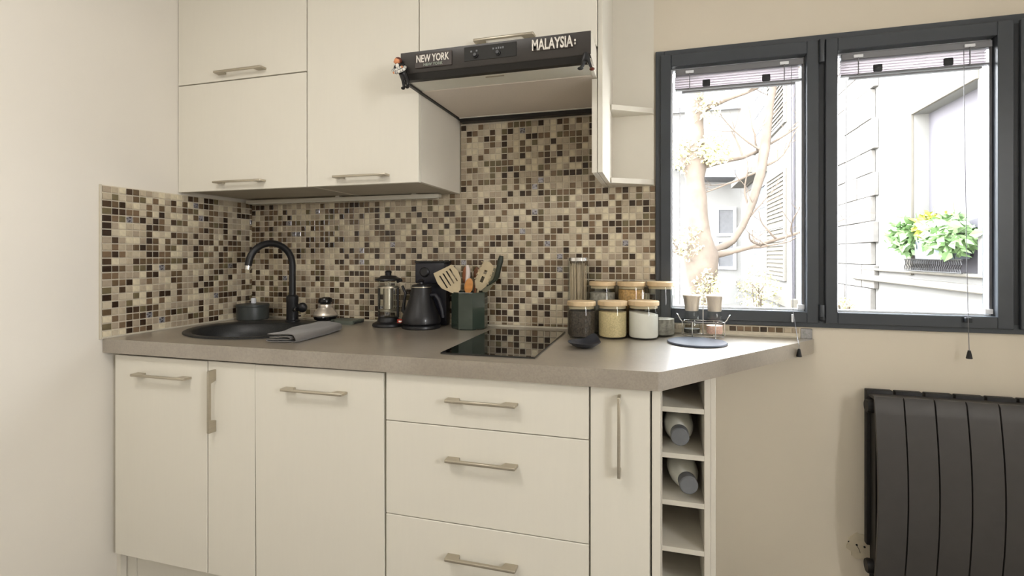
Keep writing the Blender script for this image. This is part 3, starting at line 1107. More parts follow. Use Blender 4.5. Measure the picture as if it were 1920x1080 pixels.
def towel():
    # centre line of the cloth in (s, h): s across the roll, h height
    def path():
        p = []
        p += [(-.050, .0245), (-.030, .0240), (-.005, .0255), (.020, .0250)]
        p += [(.034 + .0125 * math.sin(a), .0125 + .0125 * math.cos(a)) for a in [PI * i / 8 for i in range(0, 9)]]
        p += [(.010, .0006), (-.020, .0006), (-.046, .0010)]
        p += [(-.054, .0045), (-.050, .0075), (-.020, .0070), (.005, .0075)]
        p += [(.024 + .0045 * math.sin(a), .0122 + .0045 * math.cos(a)) for a in [PI - PI * i / 6 for i in range(0, 7)]]
        p += [(.005, .0172), (-.020, .0150), (-.046, .0135)]
        return p
    base = path()
    th = .0022
    nL = 22
    bm = B()
    rowsA, rowsB = [], []
    r2 = random.Random(3)
    for k in range(nL + 1):
        t = k / nL
        y = -.572 + t * .285
        bend = -.020 * t + .010 * math.sin(t * 3.0)
        sc = 1.0 + .06 * math.sin(t * 4 + 1)
        A, Bq = [], []
        for i, (s, h) in enumerate(base):
            a = base[max(0, i - 1)]
            b = base[min(len(base) - 1, i + 1)]
            dx_, dz_ = b[0] - a[0], b[1] - a[1]
            l = math.hypot(dx_, dz_) or 1
            nx, nz = -dz_ / l, dx_ / l
            wv = .0008 * math.sin(s * 90 + t * 11)
            X = .652 + bend + s * sc
            Z = .9022 + h + wv
            yy = y + (.004 * math.sin(i * .7) if k in (0,) else 0) + s * .12
            e_ = ((X - SKX) / SKA) ** 2 + ((yy - SKY) / SKB) ** 2
            up_ = .0066 * min(1.0, max(0.0, (1.28 - e_) / .2))     # the cloth rests on the sink rim here
            A.append(bm.verts.new((X + nx * th / 2, yy, up_ + max(.9004, Z + nz * th / 2))))
            Bq.append(bm.verts.new((X - nx * th / 2, yy, up_ + max(.9002, Z - nz * th / 2))))
        rowsA.append(A)
        rowsB.append(Bq)
    n_ = len(base)
    for k in range(nL):
        for i in range(n_ - 1):
            bm.faces.new((rowsA[k][i], rowsA[k][i + 1], rowsA[k + 1][i + 1], rowsA[k + 1][i]))
            bm.faces.new((rowsB[k][i], rowsB[k + 1][i], rowsB[k + 1][i + 1], rowsB[k][i + 1]))
        for i in (0, n_ - 1):
            bm.faces.new((rowsA[k][i], rowsA[k + 1][i], rowsB[k + 1][i], rowsB[k][i]))
    for k in (0, nL):
        for i in range(n_ - 1):
            bm.faces.new((rowsA[k][i], rowsB[k][i], rowsB[k][i + 1], rowsA[k][i + 1]))
    return bm


finish('cloth', towel(), M['towel'], tw, ang=80)

# ------------------------------------------------------------------ french press
fp = thing('french_press', 'glass french press with black base and lid left of the kettle', 'coffee maker', (.782, -.115, .9))
cx, cy = .782, -.118
finish('press_base', lathe(B(), cx, cy, [(0, .9), (.062, .9), (.064, .904), (.062, .912), (.045, .920), (.040, .936), (.036, .938), (0, .938)], 36), M['black'], fp)
finish('beaker', lathe(B(), cx, cy, [(0, .9385), (.034, .9385), (.038, .942), (.040, .95), (.041, 1.075), (.044, 1.083), (.042, 1.083), (.0385, 1.075), (.0375, .952), (.034, .943), (0, .943)], 36), M['jarglass'], fp)
finish('band', lathe(B(), cx, cy, [(.042, 1.055), (.0435, 1.055), (.0435, 1.061), (.042, 1.061)], 36, closed=True), M['steel'], fp)
finish('plunger', lathe(B(), cx, cy, [(0, .960), (.034, .960), (.036, .965), (.034, .968), (.004, .969), (.003, 1.084), (0, 1.084)], 24), M['steel'], fp)
finish('filter_sleeve', lathe(B(), cx, cy, [(.0195, .970), (.0205, .970), (.0205, 1.062), (.0195, 1.062)], 28, closed=True), M['steel'], fp)
finish('lid', lathe(B(), cx, cy, [(0, 1.084), (.050, 1.084), (.054, 1.087), (.052, 1.092), (.035, 1.098), (.030, 1.103), (.012, 1.105), (.012, 1.112), (.014, 1.119), (.009, 1.124), (0, 1.125)], 36), M['black'], fp)
for s in (-1, 1):
    bm = B()
    box(bm, cx + s * .0425 - .004, cx + s * .0425 + .004, cy - .004, cy + .004, .936, 1.056, .001)
    finish('upright', bm, M['black'], fp)
bm = B()
tube(bm, [(cx - .044, cy - .004, 1.056), (cx - .070, cy - .010, 1.050), (cx - .082, cy - .012, 1.030), (cx - .083, cy - .012, .985), (cx - .078, cy - .010, .962), (cx - .046, cy - .004, .950)], .0055, 10)
finish('press_handle', bm, M['jarglass'], fp)
bm = B()
tube(bm, [(cx + .040, cy, 1.080), (cx + .060, cy, 1.086)], .006, 10)
finish('spout', bm, M['black'], fp)

# ------------------------------------------------------------------ kettle
kt = thing('kettle', 'black conical electric kettle on its base in front of the coffee machine', 'kettle', (.935, -.125, .9))
cx, cy = .932, -.127
finish('power_base', lathe(B(), cx, cy, [(0, .9), (.074, .9), (.077, .904), (.076, .912), (.070, .916), (0, .916)], 40), M['black'], kt)
finish('kettle_body', lathe(B(), cx, cy, [(0, .9165), (.070, .9165), (.0765, .922), (.077, .932), (.072, .950), (.058, .985), (.046, 1.020), (.040, 1.050), (.0385, 1.060), (0, 1.060)], 48), M['kettle'], kt)
finish('rim', lathe(B(), cx, cy, [(.0375, 1.0595), (.040, 1.0595), (.040, 1.0625), (.0375, 1.0625)], 40, closed=True), M['steel'], kt)
finish('kettle_lid', lathe(B(), cx, cy, [(0, 1.060), (.0375, 1.060), (.037, 1.067), (.030, 1.071), (.010, 1.073), (.009, 1.080), (.013, 1.086), (.008, 1.091), (0, 1.092)], 32), M['kettle'], kt)
bm = B()
tube(bm, [(cx + .046, cy - .006, 1.030), (cx + .066, cy - .010, 1.032), (cx + .082, cy - .014, 1.015), (cx + .096, cy - .016, .975), (cx + .100, cy - .016, .945)], [.008, .008, .008, .0075, .006], 12)
finish('kettle_handle', bm, M['machine'], kt)
bm = B()
tube(bm, [(cx - .066, cy + .002, .948), (cx - .080, cy + .002, .968), (cx - .074, cy + .002, 1.010), (cx - .070, cy + .002, 1.035), (cx - .084, cy + .002, 1.064)], [.009, .008, .006, .0055, .005], 12)
finish('gooseneck_spout', bm, M['kettle'], kt)
bm = B()
box(bm, cx - .0655, cx - .0505, cy - .0740, cy - .0600, .9250, .9400, .001)
sw = finish('switch_light', bm, M['red'], kt)
bm = B()
box(bm, cx - .0585, cx - .0490, cy - .0755, cy - .0665, .9290, .9350, .0008)
finish('switch_label', bm, M['white'], sw)

# ------------------------------------------------------------------ coffee machine
cm = thing('coffee_machine', 'dark square-topped coffee machine behind the kettle', 'coffee machine', (.955, -.04, .9))
bm = B()
box(bm, .882, 1.0040, -.045, -.006, .9, 1.155, .004, 2)
finish('machine_column', bm, M['machine'], cm)
bm = B()
box(bm, .878, 1.0080, -.074, -.046, 1.072, 1.155, .005, 2)
finish('machine_head', bm, M['machine'], cm)
bm = B()
lathe(bm, 0, 0, [(0, 0), (.020, 0), (.020, .006), (.015, .010), (0, .010)], 28)
bmesh.ops.rotate(bm, verts=bm.verts, cent=(0, 0, 0), matrix=Matrix.Rotation(PI / 2, 3, 'X'))
bmesh.ops.translate(bm, verts=bm.verts, vec=(.922, -.0735, 1.118))
finish('dial', bm, M['black'], cm)
finish('top_lid', box(B(), .876, 1.010, -.075, -.006, 1.1555, 1.163, .002), M['black'], cm)

# ------------------------------------------------------------------ utensil holder and utensils
uh = thing('utensil_holder', 'dark green glazed faceted utensil pot beside the hob', 'utensil holder', (1.118, -.078, .9))
cx, cy = 1.118, -.080
bm = B()
N8 = 8


def octo(r, z, inner=0.0):
    return [bm.verts.new((cx + (r) * math.cos(PI / 8 + .12 + 2 * PI * i / 8), cy + (r) * math.sin(PI / 8 + .12 + 2 * PI * i / 8), z)) for i in range(8)]


R8 = .0715
rg = [octo(R8 - .004, .9), octo(R8, .904), octo(R8, 1.041), octo(R8 - .001, 1.043), octo(R8 - .006, 1.043), octo(R8 - .007, 1.040), octo(R8 - .007, .908)]
bm.faces.new(rg[0][::-1])
for a, b in zip(rg[:-1], rg[1:]):
    for i in range(8):
        bm.faces.new((a[i], a[(i + 1) % 8], b[(i + 1) % 8], b[i]))
bm.faces.new(rg[-1])
finish('pot_body', bm, M['holder'], uh, ang=30)


def blade(bm, origin, outline, th, slots, tilt, yaw=0.0, lean=0.0):
    """flat outline in local (x, z); slots cut as separate bars (list of polygons removed)"""
    eds = []
    for loop in [outline] + slots:
        vs_ = [bm.verts.new((x, 0, z)) for x, z in loop]
        for i in range(len(vs_)):
            eds.append(bm.edges.new((vs_[i], vs_[(i + 1) % len(vs_)])))
    bmesh.ops.triangle_fill(bm, use_beauty=True, use_dissolve=False, edges=eds)
    r = bmesh.ops.extrude_face_region(bm, geom=bm.faces[:])
    ex = [g for g in r['geom'] if isinstance(g, bmesh.types.BMVert)]
    bmesh.ops.translate(bm, verts=ex, vec=(0, th, 0))
    Mx = Matrix.Translation(origin) @ Matrix.Rotation(tilt, 4, 'Y') @ Matrix.Rotation(yaw, 4, 'Z') @ Matrix.Rotation(lean, 4, 'X')
    bmesh.ops.transform(bm, matrix=Mx, verts=bm.verts)
    return bm


G_UT = 'cooking utensils in the green pot'


def utensil_root(name, label, loc):
    return thing(name, label, 'utensil', loc, G_UT)


# slotted beige turner, leaning left
t = utensil_root('slotted_turner', 'beige slotted turner leaning out of the left side of the pot', (cx, cy - .02, .92))
out = [(-.012, .0), (-.020, .010), (-.040, .040), (-.043, .062), (-.036, .098), (.036, .086), (.042, .056), (.034, .028), (.012, .0)]
sl = []
for k in range(4):
    x = -.022 + k * .0145
    sl.append([(x - .0022 + .3 * -.003, .030), (x + .0022 - .3 * .003, .030), (x + .0028, .078), (x - .0028, .080)])
out = [(a * 1.12, b * 1.18) for a, b in out]
sl = [[(a * 1.12, b * 1.18) for a, b in q_] for q_ in sl]
bm = blade(B(), (cx - .034, cy - .042, 1.044), out, .003, sl, -.62, 0.12)
finish('turner_head', bm, M['beige'], t)
bm = B()
tube(bm, [(cx + .010, cy - .010, .915), (cx - .018, cy - .034, .985), (cx - .034, cy - .041, 1.046)], .0050, 10)
finish('turner_handle', bm, M['beige'], t)
# red-brown wooden spoon
t = utensil_root('wooden_spoon', 'red-brown wooden spatula standing behind the white handle in the pot', (cx, cy, .92))
bm = B()
tube(bm, [(cx - .004, cy + .015, .915), (cx - .014, cy + .020, 1.02), (cx - .020, cy + .024, 1.075)], [.005, .005, .007], 10)
finish('spoon_handle', bm, M['woodr'], t)
bm = B()
ball(bm, (cx - .024, cy + .026, 1.105), .017, 1.0, .28, 2.2, 18, 12)
finish('spoon_head', bm, M['woodr'], t)
# second darker brush/wood
t = utensil_root('wooden_spoon', 'dark brown wooden spoon behind the orange one in the pot', (cx + .012, cy, .92))
bm = B()
tube(bm, [(cx + .006, cy + .020, .915), (cx + .012, cy + .026, 1.03), (cx + .016, cy + .030, 1.082)], [.005, .005, .006], 10)
finish('spoon_handle', bm, M['woodr'], t)
bm = B()
ball(bm, (cx + .019, cy + .032, 1.110), .014, 1.0, .3, 2.1, 18, 12)
finish('spoon_head', bm, mat('brown_wood', srgb(120, 78, 52), .5, noise=.15, scale=14), t)
# pale handle
t = utensil_root('peeler', 'pale pink-white curved utensil handle in the middle of the pot', (cx, cy - .02, .92))
bm = B()
tube(bm, [(cx - .010, cy - .012, .915), (cx - .008, cy - .016, 1.03), (cx - .006, cy - .020, 1.060)], .004, 10)
finish('stem', bm, M['steel'], t)
bm = B()
tube(bm, [(cx - .010, cy - .020, 1.064), (cx - .002, cy - .022, 1.080), (cx + .002, cy - .023, 1.105), (cx + .002, cy - .022, 1.130), (cx - .002, cy - .020, 1.147)], [.006, .008, .0095, .009, .006], 12)
finish('handle_grip', bm, M['pinkwhite'], t)
# orange wooden spoon, front
t = utensil_root('wooden_spoon', 'orange wooden spoon low at the front of the pot', (cx + .01, cy - .04, .92))
bm = B()
tube(bm, [(cx - .010, cy - .020, .915), (cx + .002, cy - .040, 1.02), (cx + .008, cy - .046, 1.045)], .005, 10)
finish('spoon_handle', bm, M['woodo'], t)
bm = B()
ball(bm, (cx + .016, cy - .052, 1.068), .0175, 1.0, .3, 1.75, 18, 12)
rot_about(bm, bm.verts, (cx + .016, cy - .052, 1.068), .18, 'Y')
finish('spoon_head', bm, M['woodo'], t)
# beige pasta server
t = utensil_root('pasta_server', 'beige slotted pasta server with teeth leaning right in the pot', (cx + .03, cy, .92))
bm = B()
tube(bm, [(cx + .008, cy, .915), (cx + .032, cy - .006, 1.03), (cx + .040, cy - .008, 1.056)], .005, 10)
finish('server_handle', bm, M['beige'], t)
out = [(-.010, .0), (-.020, .018), (-.023, .045), (-.019, .078), (.000, .086), (.019, .078), (.023, .045), (.020, .018), (.010, .0)]
sl = [[(-.005, .022), (.005, .022), (.005, .040), (-.005, .040)], [(-.005, .048), (.005, .048), (.005, .060), (-.005, .060)]]
out = [(a * 1.2, b * 1.35) for a, b in out]
sl = [[(a * 1.2, b * 1.35) for a, b in q_] for q_ in sl]
bm = blade(B(), (cx + .040, cy - .012, 1.054), out, .003, sl, .42, 0.25)
finish('server_head', bm, M['beige'], t)
bm = B()
for k in range(5):
    for s in (-1, 1):
        a = Vector((s * .025, 0, .035 + k * .0175))
        b = a + Vector((s * .003, -.014, .002))
        Mx = Matrix.Translation((cx + .040, cy - .012, 1.054)) @ Matrix.Rotation(.42, 4, 'Y') @ Matrix.Rotation(.25, 4, 'Z')
        tube(bm, [tuple(Mx @ a), tuple(Mx @ b)], [.0032, .0022], 8)
finish('teeth', bm, M['beige'], t)
# olive spatula with angled dark handle
t = utensil_root('silicone_ladle', 'olive and dark green angled spatula at the right side of the pot', (cx + .04, cy, .92))
out = [(-.010, .0), (-.019, .014), (-.022, .070), (-.016, .104), (.018, .106), (.023, .070), (.021, .014), (.010, .0)]
bm = blade(B(), (cx + .052, cy - .002, 1.046), out, .004, [], .62, 0.2)
finish('spatula_head', bm, M['sage'], t)
t2 = utensil_root('dark_spatula', 'dark green long-handled utensil bending up at the far right of the pot', (cx + .05, cy, .92))
bm = B()
tube(bm, [(cx + .020, cy + .020, .915), (cx + .045, cy + .010, 1.038), (cx + .075, cy + .004, 1.070), (cx + .106, cy + .002, 1.092)], [.006, .006, .006, .007], 12)
finish('stem', bm, M['dkgreen'], t2)
bm = B()
tube(bm, [(cx + .104, cy + .002, 1.090), (cx + .113, cy + .001, 1.105), (cx + .120, cy, 1.135), (cx + .127, cy, 1.165), (cx + .131, cy, 1.184)], [.008, .0105, .0100, .0115, .008], 14)
finish('handle_grip', bm, M['dkgreen'], t2)

# ------------------------------------------------------------------ spoon rest
sr = thing('spoon_rest', 'small black spoon rest dish in front of the glass jars', 'spoon rest', (1.613, -.383, .9))
bm = B()
seg = 40
rows = []
cxx, cyy = 1.612, -.383
prof = [(.0, .9004), (.020, .9004), (.027, .902), (.041, .910), (.0500, .9165), (.0510, .9185), (.049, .9180), (.038, .9110), (.024, .9045), (.0, .9035)]
for r, z in prof:
    ring = []
    for i in range(seg):
        a = 2 * PI * i / seg
        k = 1.0
        # raised handle point at the back
        ridge = max(0.0, math.cos(a - PI / 2 + .45)) ** 10
        zz = z + (.018 * ridge * (r / .05) ** 3 if r > .03 else 0)
        rr2 = r * (1 + .12 * ridge)
        ring.append(bm.verts.new((cxx + rr2 * math.cos(a), cyy + rr2 * math.sin(a), zz)) if r > 0 else None)
    rows.append(ring)
c0 = bm.verts.new((cxx, cyy, .9004))
c9 = bm.verts.new((cxx, cyy, .9035))
for i in range(seg):
    j = (i + 1) % seg
    bm.faces.new((c0, rows[1][j], rows[1][i]))
    bm.faces.new((c9, rows[-2][i], rows[-2][j]))
    for a, b in zip(rows[1:-2], rows[2:-1]):
        bm.faces.new((a[i], a[j], b[j], b[i]))
finish('dish', bm, mat('spoon_rest_black', srgb(46, 48, 54), .28, noise=.1, scale=40), sr, ang=60)

# ------------------------------------------------------------------ glass jars
G_J = 'glass storage jars with bamboo lids'


def jar(label, x, y, r, ztop, fill, fz, name='storage_jar', slope=0.0):
    t = thing(name, label, 'jar', (x, y, .9), G_J)
    lid = .016
    zg = ztop - lid
    zs = zg - .001
    finish('jar_glass', lathe(B(), x, y, [(0, .9004), (r - .004, .9004), (r - .0008, .904), (r - .0004, .912), (r - .0004, zs - .008), (r - .003, zs), (r - .005, zs),
                                           (r - .0036, zs - .008), (r - .0034, .912), (r - .006, .906), (0, .9055)], 40), M['jarglass'], t)
    if fill:
        bm = B()
        seg_ = 36
        lathe(bm, x, y, [(0, .9060), (r - .0066, .9066), (r - .0038, .912), (r - .0038, fz), (r * .5, fz + .002), (0, fz + .003)], seg_)
        if slope:
            for v in bm.verts:
                if v.co.z > fz - .001:
                    v.co.z -= slope * (v.co.x - x) / r
        finish('contents', bm, fill, t, ang=60)
    finish('seal', lathe(B(), x, y, [(0, zs - .008), (r - .0056, zs - .008), (r - .0056, zs + .0008), (0, zs + .0008)], 36), M['beige'], t)
    finish('lid', lathe(B(), x, y, [(0, zg), (r - .0015, zg), (r, zg + .002), (r, ztop - .002), (r - .002, ztop), (0, ztop)], 40), M['bamboo'], t)


jar('front left glass jar of dark tea leaves with a bamboo lid', 1.573, -.1790, .0500, 1.026, M['tea'], .992)
jar('front middle glass jar of pale grain with a bamboo lid', 1.6790, -.1620, .0510, 1.028, M['oats'], .991)
jar('front right glass jar of white flour with a bamboo lid', 1.7830, -.1500, .0525, 1.030, M['flour'], .988, slope=.006)
jar('back left glass jar of grey pasta behind the tea jar', 1.6340, -.060, .0490, 1.090, M['shells'], 1.050)
jar('back middle glass jar of golden cereal behind the grain jar', 1.7380, -.058, .0505, 1.090, M['cereal'], 1.062)
jar('tall glass jar nearly empty by the window frame', 1.8410, -.062, .0495, 1.092, M['shells'], .960)
# tall spaghetti jar
tj = thing('spaghetti_jar', 'tall glass jar of spaghetti with a steel lid against the mosaic', 'jar', (1.543, -.058, .9))
x, y, r = 1.5430, -.060, .0390
finish('jar_glass', lathe(B(), x, y, [(0, .9004), (r - .002, .9004), (r, .904), (r, 1.164), (r - .0025, 1.164), (r - .0025, .907), (0, .907)], 36), M['jarglass'], tj)
bm = B()
r3 = random.Random(5)
for k in range(70):
    a = r3.random() * 2 * PI
    rr_ = (r - .006) * math.sqrt(r3.random())
    a2 = a + r3.uniform(-.25, .25)
    tube(bm, [(x + rr_ * math.cos(a), y + rr_ * math.sin(a), .9075), (x + rr_ * math.cos(a2), y + rr_ * math.sin(a2), 1.150 + r3.uniform(-.01, .008))], .0011, 4)
o = finish('spaghetti', bm, M['spag'], tj)
o['kind'] = 'stuff'
finish('lid', lathe(B(), x, y, [(0, 1.1645), (r + .001, 1.1645), (r + .001, 1.1765), (r - .001, 1.178), (0, 1.178)], 36), M['chrome'], tj)

# ------------------------------------------------------------------ salt and pepper mills in a wire rack
G_M = 'glass mills in the wire rack'


def mill(label, x, y, fill, fz):
    t = thing('salt_mill' if 'salt' in label else 'pepper_mill', label, 'mill', (x, y, .906), G_M)
    r = .0295
    z0 = .9105
    finish('mill_glass', lathe(B(), x, y, [(0, z0), (r - .003, z0), (r, z0 + .004), (r, .958), (r - .004, .968), (r - .0075, .984), (r - .008, .992), (r - .0105, .992),
                                            (r - .0100, .982), (r - .0068, .966), (r - .0026, .956), (r - .0026, z0 + .006), (0, z0 + .004)], 32), M['jarglass'], t)
    finish('contents', lathe(B(), x, y, [(0, z0 + .0045), (r - .0040, z0 + .0062), (r - .0030, z0 + .012), (r - .0030, fz), (0, fz + .002)], 28), fill, t, ang=60)
    finish('mill_top', lathe(B(), x, y, [(0, .9925), (.0215, .9925), (.0225, .995), (.0240, 1.010), (.0285, 1.036), (.0300, 1.041), (.0300, 1.046), (.0280, 1.048), (0, 1.048)], 32), M['millsteel'], t)


mill('pepper mill with steel top in the left ring of the wire rack', 1.9445, -.075, M['pepper'], .930)
mill('salt mill of pink salt in the right ring of the wire rack', 2.0190, -.075, M['salt'], .9435)
wr = thing('wire_rack', 'chrome wire rack holding the two mills on the worktop by the window', 'rack', (1.982, -.075, .9))
bm = B()


def oval(z, hw, r_, off=0):
    pts = []
    for i in range(13):
        a = PI / 2 + PI * i / 12
        pts.append((1.9445 + off + r_ * math.cos(a), -.075 + r_ * math.sin(a), z))
    for i in range(13):
        a = -PI / 2 + PI * i / 12
        pts.append((2.0190 - off + r_ * math.cos(a), -.075 + r_ * math.sin(a), z))
    return pts


tube(bm, oval(.9085, 0, .0320), .0015, 6, closed=True)
tube(bm, oval(.9560, 0, .0325), .0015, 6, closed=True)
finish('wire_hoops', bm, M['chrome'], wr)
bm = B()
for xx in (1.9445, 2.0190):
    for s in (-1, 1):
        tube(bm, [(xx, -.075 + s * .034, .9575), (xx, -.075 + s * .0345, .930), (xx, -.075 + s * .034, .9085), (xx, -.075 + s * .034, .9016)], .0014, 6)
    tube(bm, [(xx, -.109, .9085), (xx, -.041, .9085)], .0012, 6)
for s, xx in ((-1, 1.9125), (1, 2.0515)):
    tube(bm, [(xx, -.075, .9085), (xx, -.075, .9560)], .0014, 6)
finish('wire_uprights', bm, M['chrome'], wr)
for s, xx in ((-1, 1.911), (1, 2.053)):
    bm = B()
    tube(bm, [(xx, -.080, .9560), (xx + s * .006, -.081, .966), (xx + s * .013, -.082, .978), (xx + s * .016, -.078, .981), (xx + s * .013, -.074, .978), (xx + s * .006, -.070, .960), (xx, -.070, .9560)], .0014, 6)
    finish('side_loop', bm, M['chrome'], wr)
bm = B()
tube(bm, [(1.9818, -.075, .9085), (1.9818, -.075, 1.072)], .0018, 8)
ring = [(1.9818 + .006 * math.cos(2 * PI * i / 14), -.075, 1.078 + .008 * math.sin(2 * PI * i / 14)) for i in range(14)]
tube(bm, ring, .0014, 6, closed=True)
finish('centre_handle', bm, M['chrome'], wr)
for xx in (1.9445, 2.0190):
    for s in (-1, 1):
        finish('foot', ball(B(), (xx, -.075 + s * .034, .9030), .0026, seg=8, rings=6), M['chrome'], wr)

# round slate trivet
tag(finish('round_trivet', lathe(B(), 1.953, -.2060, [(0, .9003), (.090, .9003), (.0925, .9015), (.0930, .9050), (.0905, .9070), (.086, .9066), (0, .9066)], 56), M['slate']),
    'round blue-grey slate trivet lying in front of the mills', 'trivet')

# ------------------------------------------------------------------ window
YW = -0.012      # room face of the frame


def rect_frame(bm, x0, x1, z0, z1, w_, y0, y1, bev=.0015, wl=None, wr=None, wt_=None, wb=None):
    wl = w_ if wl is None else wl
    wr = w_ if wr is None else wr
    wt_ = w_ if wt_ is None else wt_
    wb = w_ if wb is None else wb
    box(bm, x0, x0 + wl, y0, y1, z0, z1, bev)
    box(bm, x1 - wr, x1, y0, y1, z0, z1, bev)
    box(bm, x0 + wl, x1 - wr, y0 + .0003, y1, z1 - wt_, z1, bev)
    box(bm, x0 + wl, x1 - wr, y0 + .0003, y1, z0, z0 + wb, bev)
    return bm


def wstruct(o):
    o['kind'] = 'structure'
    return o


wn = bpy.data.objects.new('window_1', None)
COL.objects.link(wn)
wn.location = (2.63, 0, .94)
ORG[wn.name] = Vector(wn.location)
wn['kind'] = 'structure'
# outer frame set in the wall
finish('window_frame', rect_frame(B(), WX0 + .0005, WX1 - .0005, WZ0 + .0005, WZ1 - .0005, .030, YW, .070), M['anth'], wn)
# the three sashes: (x0, x1)
SASH = [(1.8400, 2.3540, 1.8765, 2.3180), (2.3740, 2.8890, 2.4100, 2.8480), (2.9070, 3.4220, 2.9430, 3.3850)]
GZ0, GZ1 = 0.9940, 1.8720
for i, (a, b, ga, gb) in enumerate(SASH):
    bm = B()
    z0, z1 = WZ0 + .016, WZ1 - .020
    rect_frame(bm, a, b, z0, z1, 0, YW - .010, .060, .002, wl=ga - a, wr=b - gb, wt_=z1 - GZ1, wb=GZ0 - z0)
    s = finish('sash', bm, M['anth'], wn)
    bm = B()
    rect_frame(bm, ga, gb, GZ0, GZ1, .0065, .012, .040, .0006)
    finish('glazing_bead', bm, M['bead'], s)
    finish('glass_pane', box(B(), ga + .0065, gb - .0065, .030, .034, GZ0 + .0065, GZ1 - .0065), M['glass'], s)
# mullions between the sashes
for a, b in ((2.3545, 2.3735), (2.8895, 2.9065)):
    finish('mullion', box(B(), a, b, YW, .070, WZ0 + .03, WZ1 - .03), M['anthdark'], wn)
for z0, z1 in ((1.835, 1.915), (.966, 1.020)):
    finish('hinge', box(B(), 2.3545, 2.3680, YW - .022, YW - .0005, z0, z1, .003, 2), M['anth'], wn)
finish('hinge_pin', ball(B(), (2.3610, YW - .018, .972), .0085), M['anthdark'], wn)
finish('window_sill', box(B(), WX0, WX1, .070, .26, WZ0 - .03, WZ0 + .004), M['bead'], wn)

# ------------------------------------------------------------------ blinds
M['fabric'] = mat('blind_fabric', srgb(226, 218, 212), .7, noise=.05, scale=60)
fn_ = M['fabric'].node_tree
tl_ = fn_.nodes.new('ShaderNodeBsdfTranslucent')
tl_.inputs[0].default_value = (0.50, 0.46, 0.49, 1)
ms_ = fn_.nodes.new('ShaderNodeMixShader')
ms_.inputs[0].default_value = 0.9
fn_.links.new(fn_.nodes['Principled BSDF'].outputs[0], ms_.inputs[1])
fn_.links.new(tl_.outputs[0], ms_.inputs[2])
fn_.links.new(ms_.outputs[0], fn_.nodes['Material Output'].inputs[0])


def blind(label, x0, x1, ztop, dark_right=False, cord_x=None, cord_z=.86, pair=()):
    t = thing('roller_blind', label, 'blind', ((x0 + x1) / 2, .0, ztop - .1), 'rolled-up blinds on the window panes')
    yb = .004
    finish('headrail', box(B(), x0 + .012, x1 - .004, yb - .010, yb + .014, ztop - .026, ztop - .004, .0015), M['alu'], t)
    # fabric stack: pleats
    bm = B()
    n_ = 11
    rows_ = []
    for k in range(n_):
        z = ztop - .027 - k * .0045
        yy = yb + (-.008 if k % 2 else .009)
        rows_.append([bm.verts.new((x0 + .010, yy, z)), bm.verts.new((x1 - .018, yy, z - .0004))])
    for a_, b_ in zip(rows_[:-1], rows_[1:]):
        bm.faces.new((a_[0], a_[1], b_[1], b_[0]))
    finish('folded_fabric', bm, M['fabric'], t)
    finish('bottom_rail', box(B(), x0 + .012, x1 - .010, yb - .009, yb + .010, ztop - .0795, ztop - .0735, .001), M['alu'], t)
    finish('lower_slat', box(B(), x0 + .034, x1 - .030, yb - .007, yb + .008, ztop - .0900, ztop - .0840, .001), M['alu'], t)
    for fx_ in (.27, .72):
        xx = x0 + (x1 - x0) * fx_
        finish('clip', box(B(), xx - .013, xx + .013, yb - .013, yb - .0095, ztop - .074, ztop - .050, .003, 2), M['anthdark'], t)
    for fx_ in (.14, .85):
        xx = x0 + (x1 - x0) * fx_
        b_ = finish('bracket', box(B(), xx - .014, xx + .014, yb - .015, yb - .0105, ztop - .022, ztop - .012, .001), M['bead'], t)
        bm = B()
        tube(bm, [(xx, yb - .013, ztop - .020), (xx, yb - .013, ztop - .082)], .0018, 6)
        finish('lift_cord', bm, M['alu'], b_)
    for xx, r_ in ((x0 + .028, .0013), (x1 - .020, .0009)):
        bm = B()
        tube(bm, [(xx, yb - .004, ztop - .09), (xx, yb - .004, GZ0 + .012)], r_, 6)
        finish('guide_wire', bm, M['bead'], t)
    finish('side_guide', box(B(), x1 - .0095, x1 - .0015, yb - .002, yb + .006, GZ0 + .010, ztop - .020, .0008), M['alu'], t)
    finish('guide_clip', box(B(), x1 - .022, x1 - .0005, yb - .006, yb + .006, GZ0 + .006, GZ0 + .022, .001), M['bead'], t)
    # pull cord with a tassel
    bm = B()
    zt = cord_z
    y1_ = -.034
    tube(bm, [(cord_x, yb - .014, ztop - .03), (cord_x, yb - .018, ztop - .25), (cord_x, -.026, 1.20), (cord_x, y1_, 1.0)] + ([(cord_x + pair[0], y1_, zt + .024)] if pair[1] else [(cord_x, -.098, .9065), (cord_x, -.109, .900), (cord_x, -.114, .892), (cord_x, -.114, zt + .024)]), .0010, 6)
    c_ = finish('pull_cord', bm, M['alu'], t)
    bm = B()
    lathe(bm, cord_x + pair[0], y1_ if pair[1] else -.114, [(0, zt + .026), (.0035, zt + .026), (.0045, zt + .022), (.0085, zt + .001), (.0075, zt), (0, zt)], 14)
    finish('tassel', bm, M['raddark'], c_)
    finish('cord_cleat', box(B(), cord_x - .006, cord_x + .012, -.034, YW - .0105, .975, .990, .001) if pair[1] else box(B(), cord_x - .003, cord_x + .003, -.030, YW - .0105, .958, .985, .001), M['anthdark'] if pair[1] else M['bead'], t)


blind('rolled-up blind on the left window pane, its cord end over the worktop', 1.8800, 2.3160, 1.8680, cord_x=2.272, cord_z=.856, pair=(.000, False))
blind('rolled-up blind on the middle window pane, its cord hanging above the radiator', 2.4130, 2.8470, 1.8680, cord_x=2.765, cord_z=.862, pair=(.003, True))

# ------------------------------------------------------------------ radiator
rd = thing('radiator', 'anthracite curved-front panel radiator on the wall under the window', 'radiator', (2.89, -.06, .12))
RZ0, RZ1 = .125, .7420
XS = [2.4870 + .0812 * i for i in range(11)]


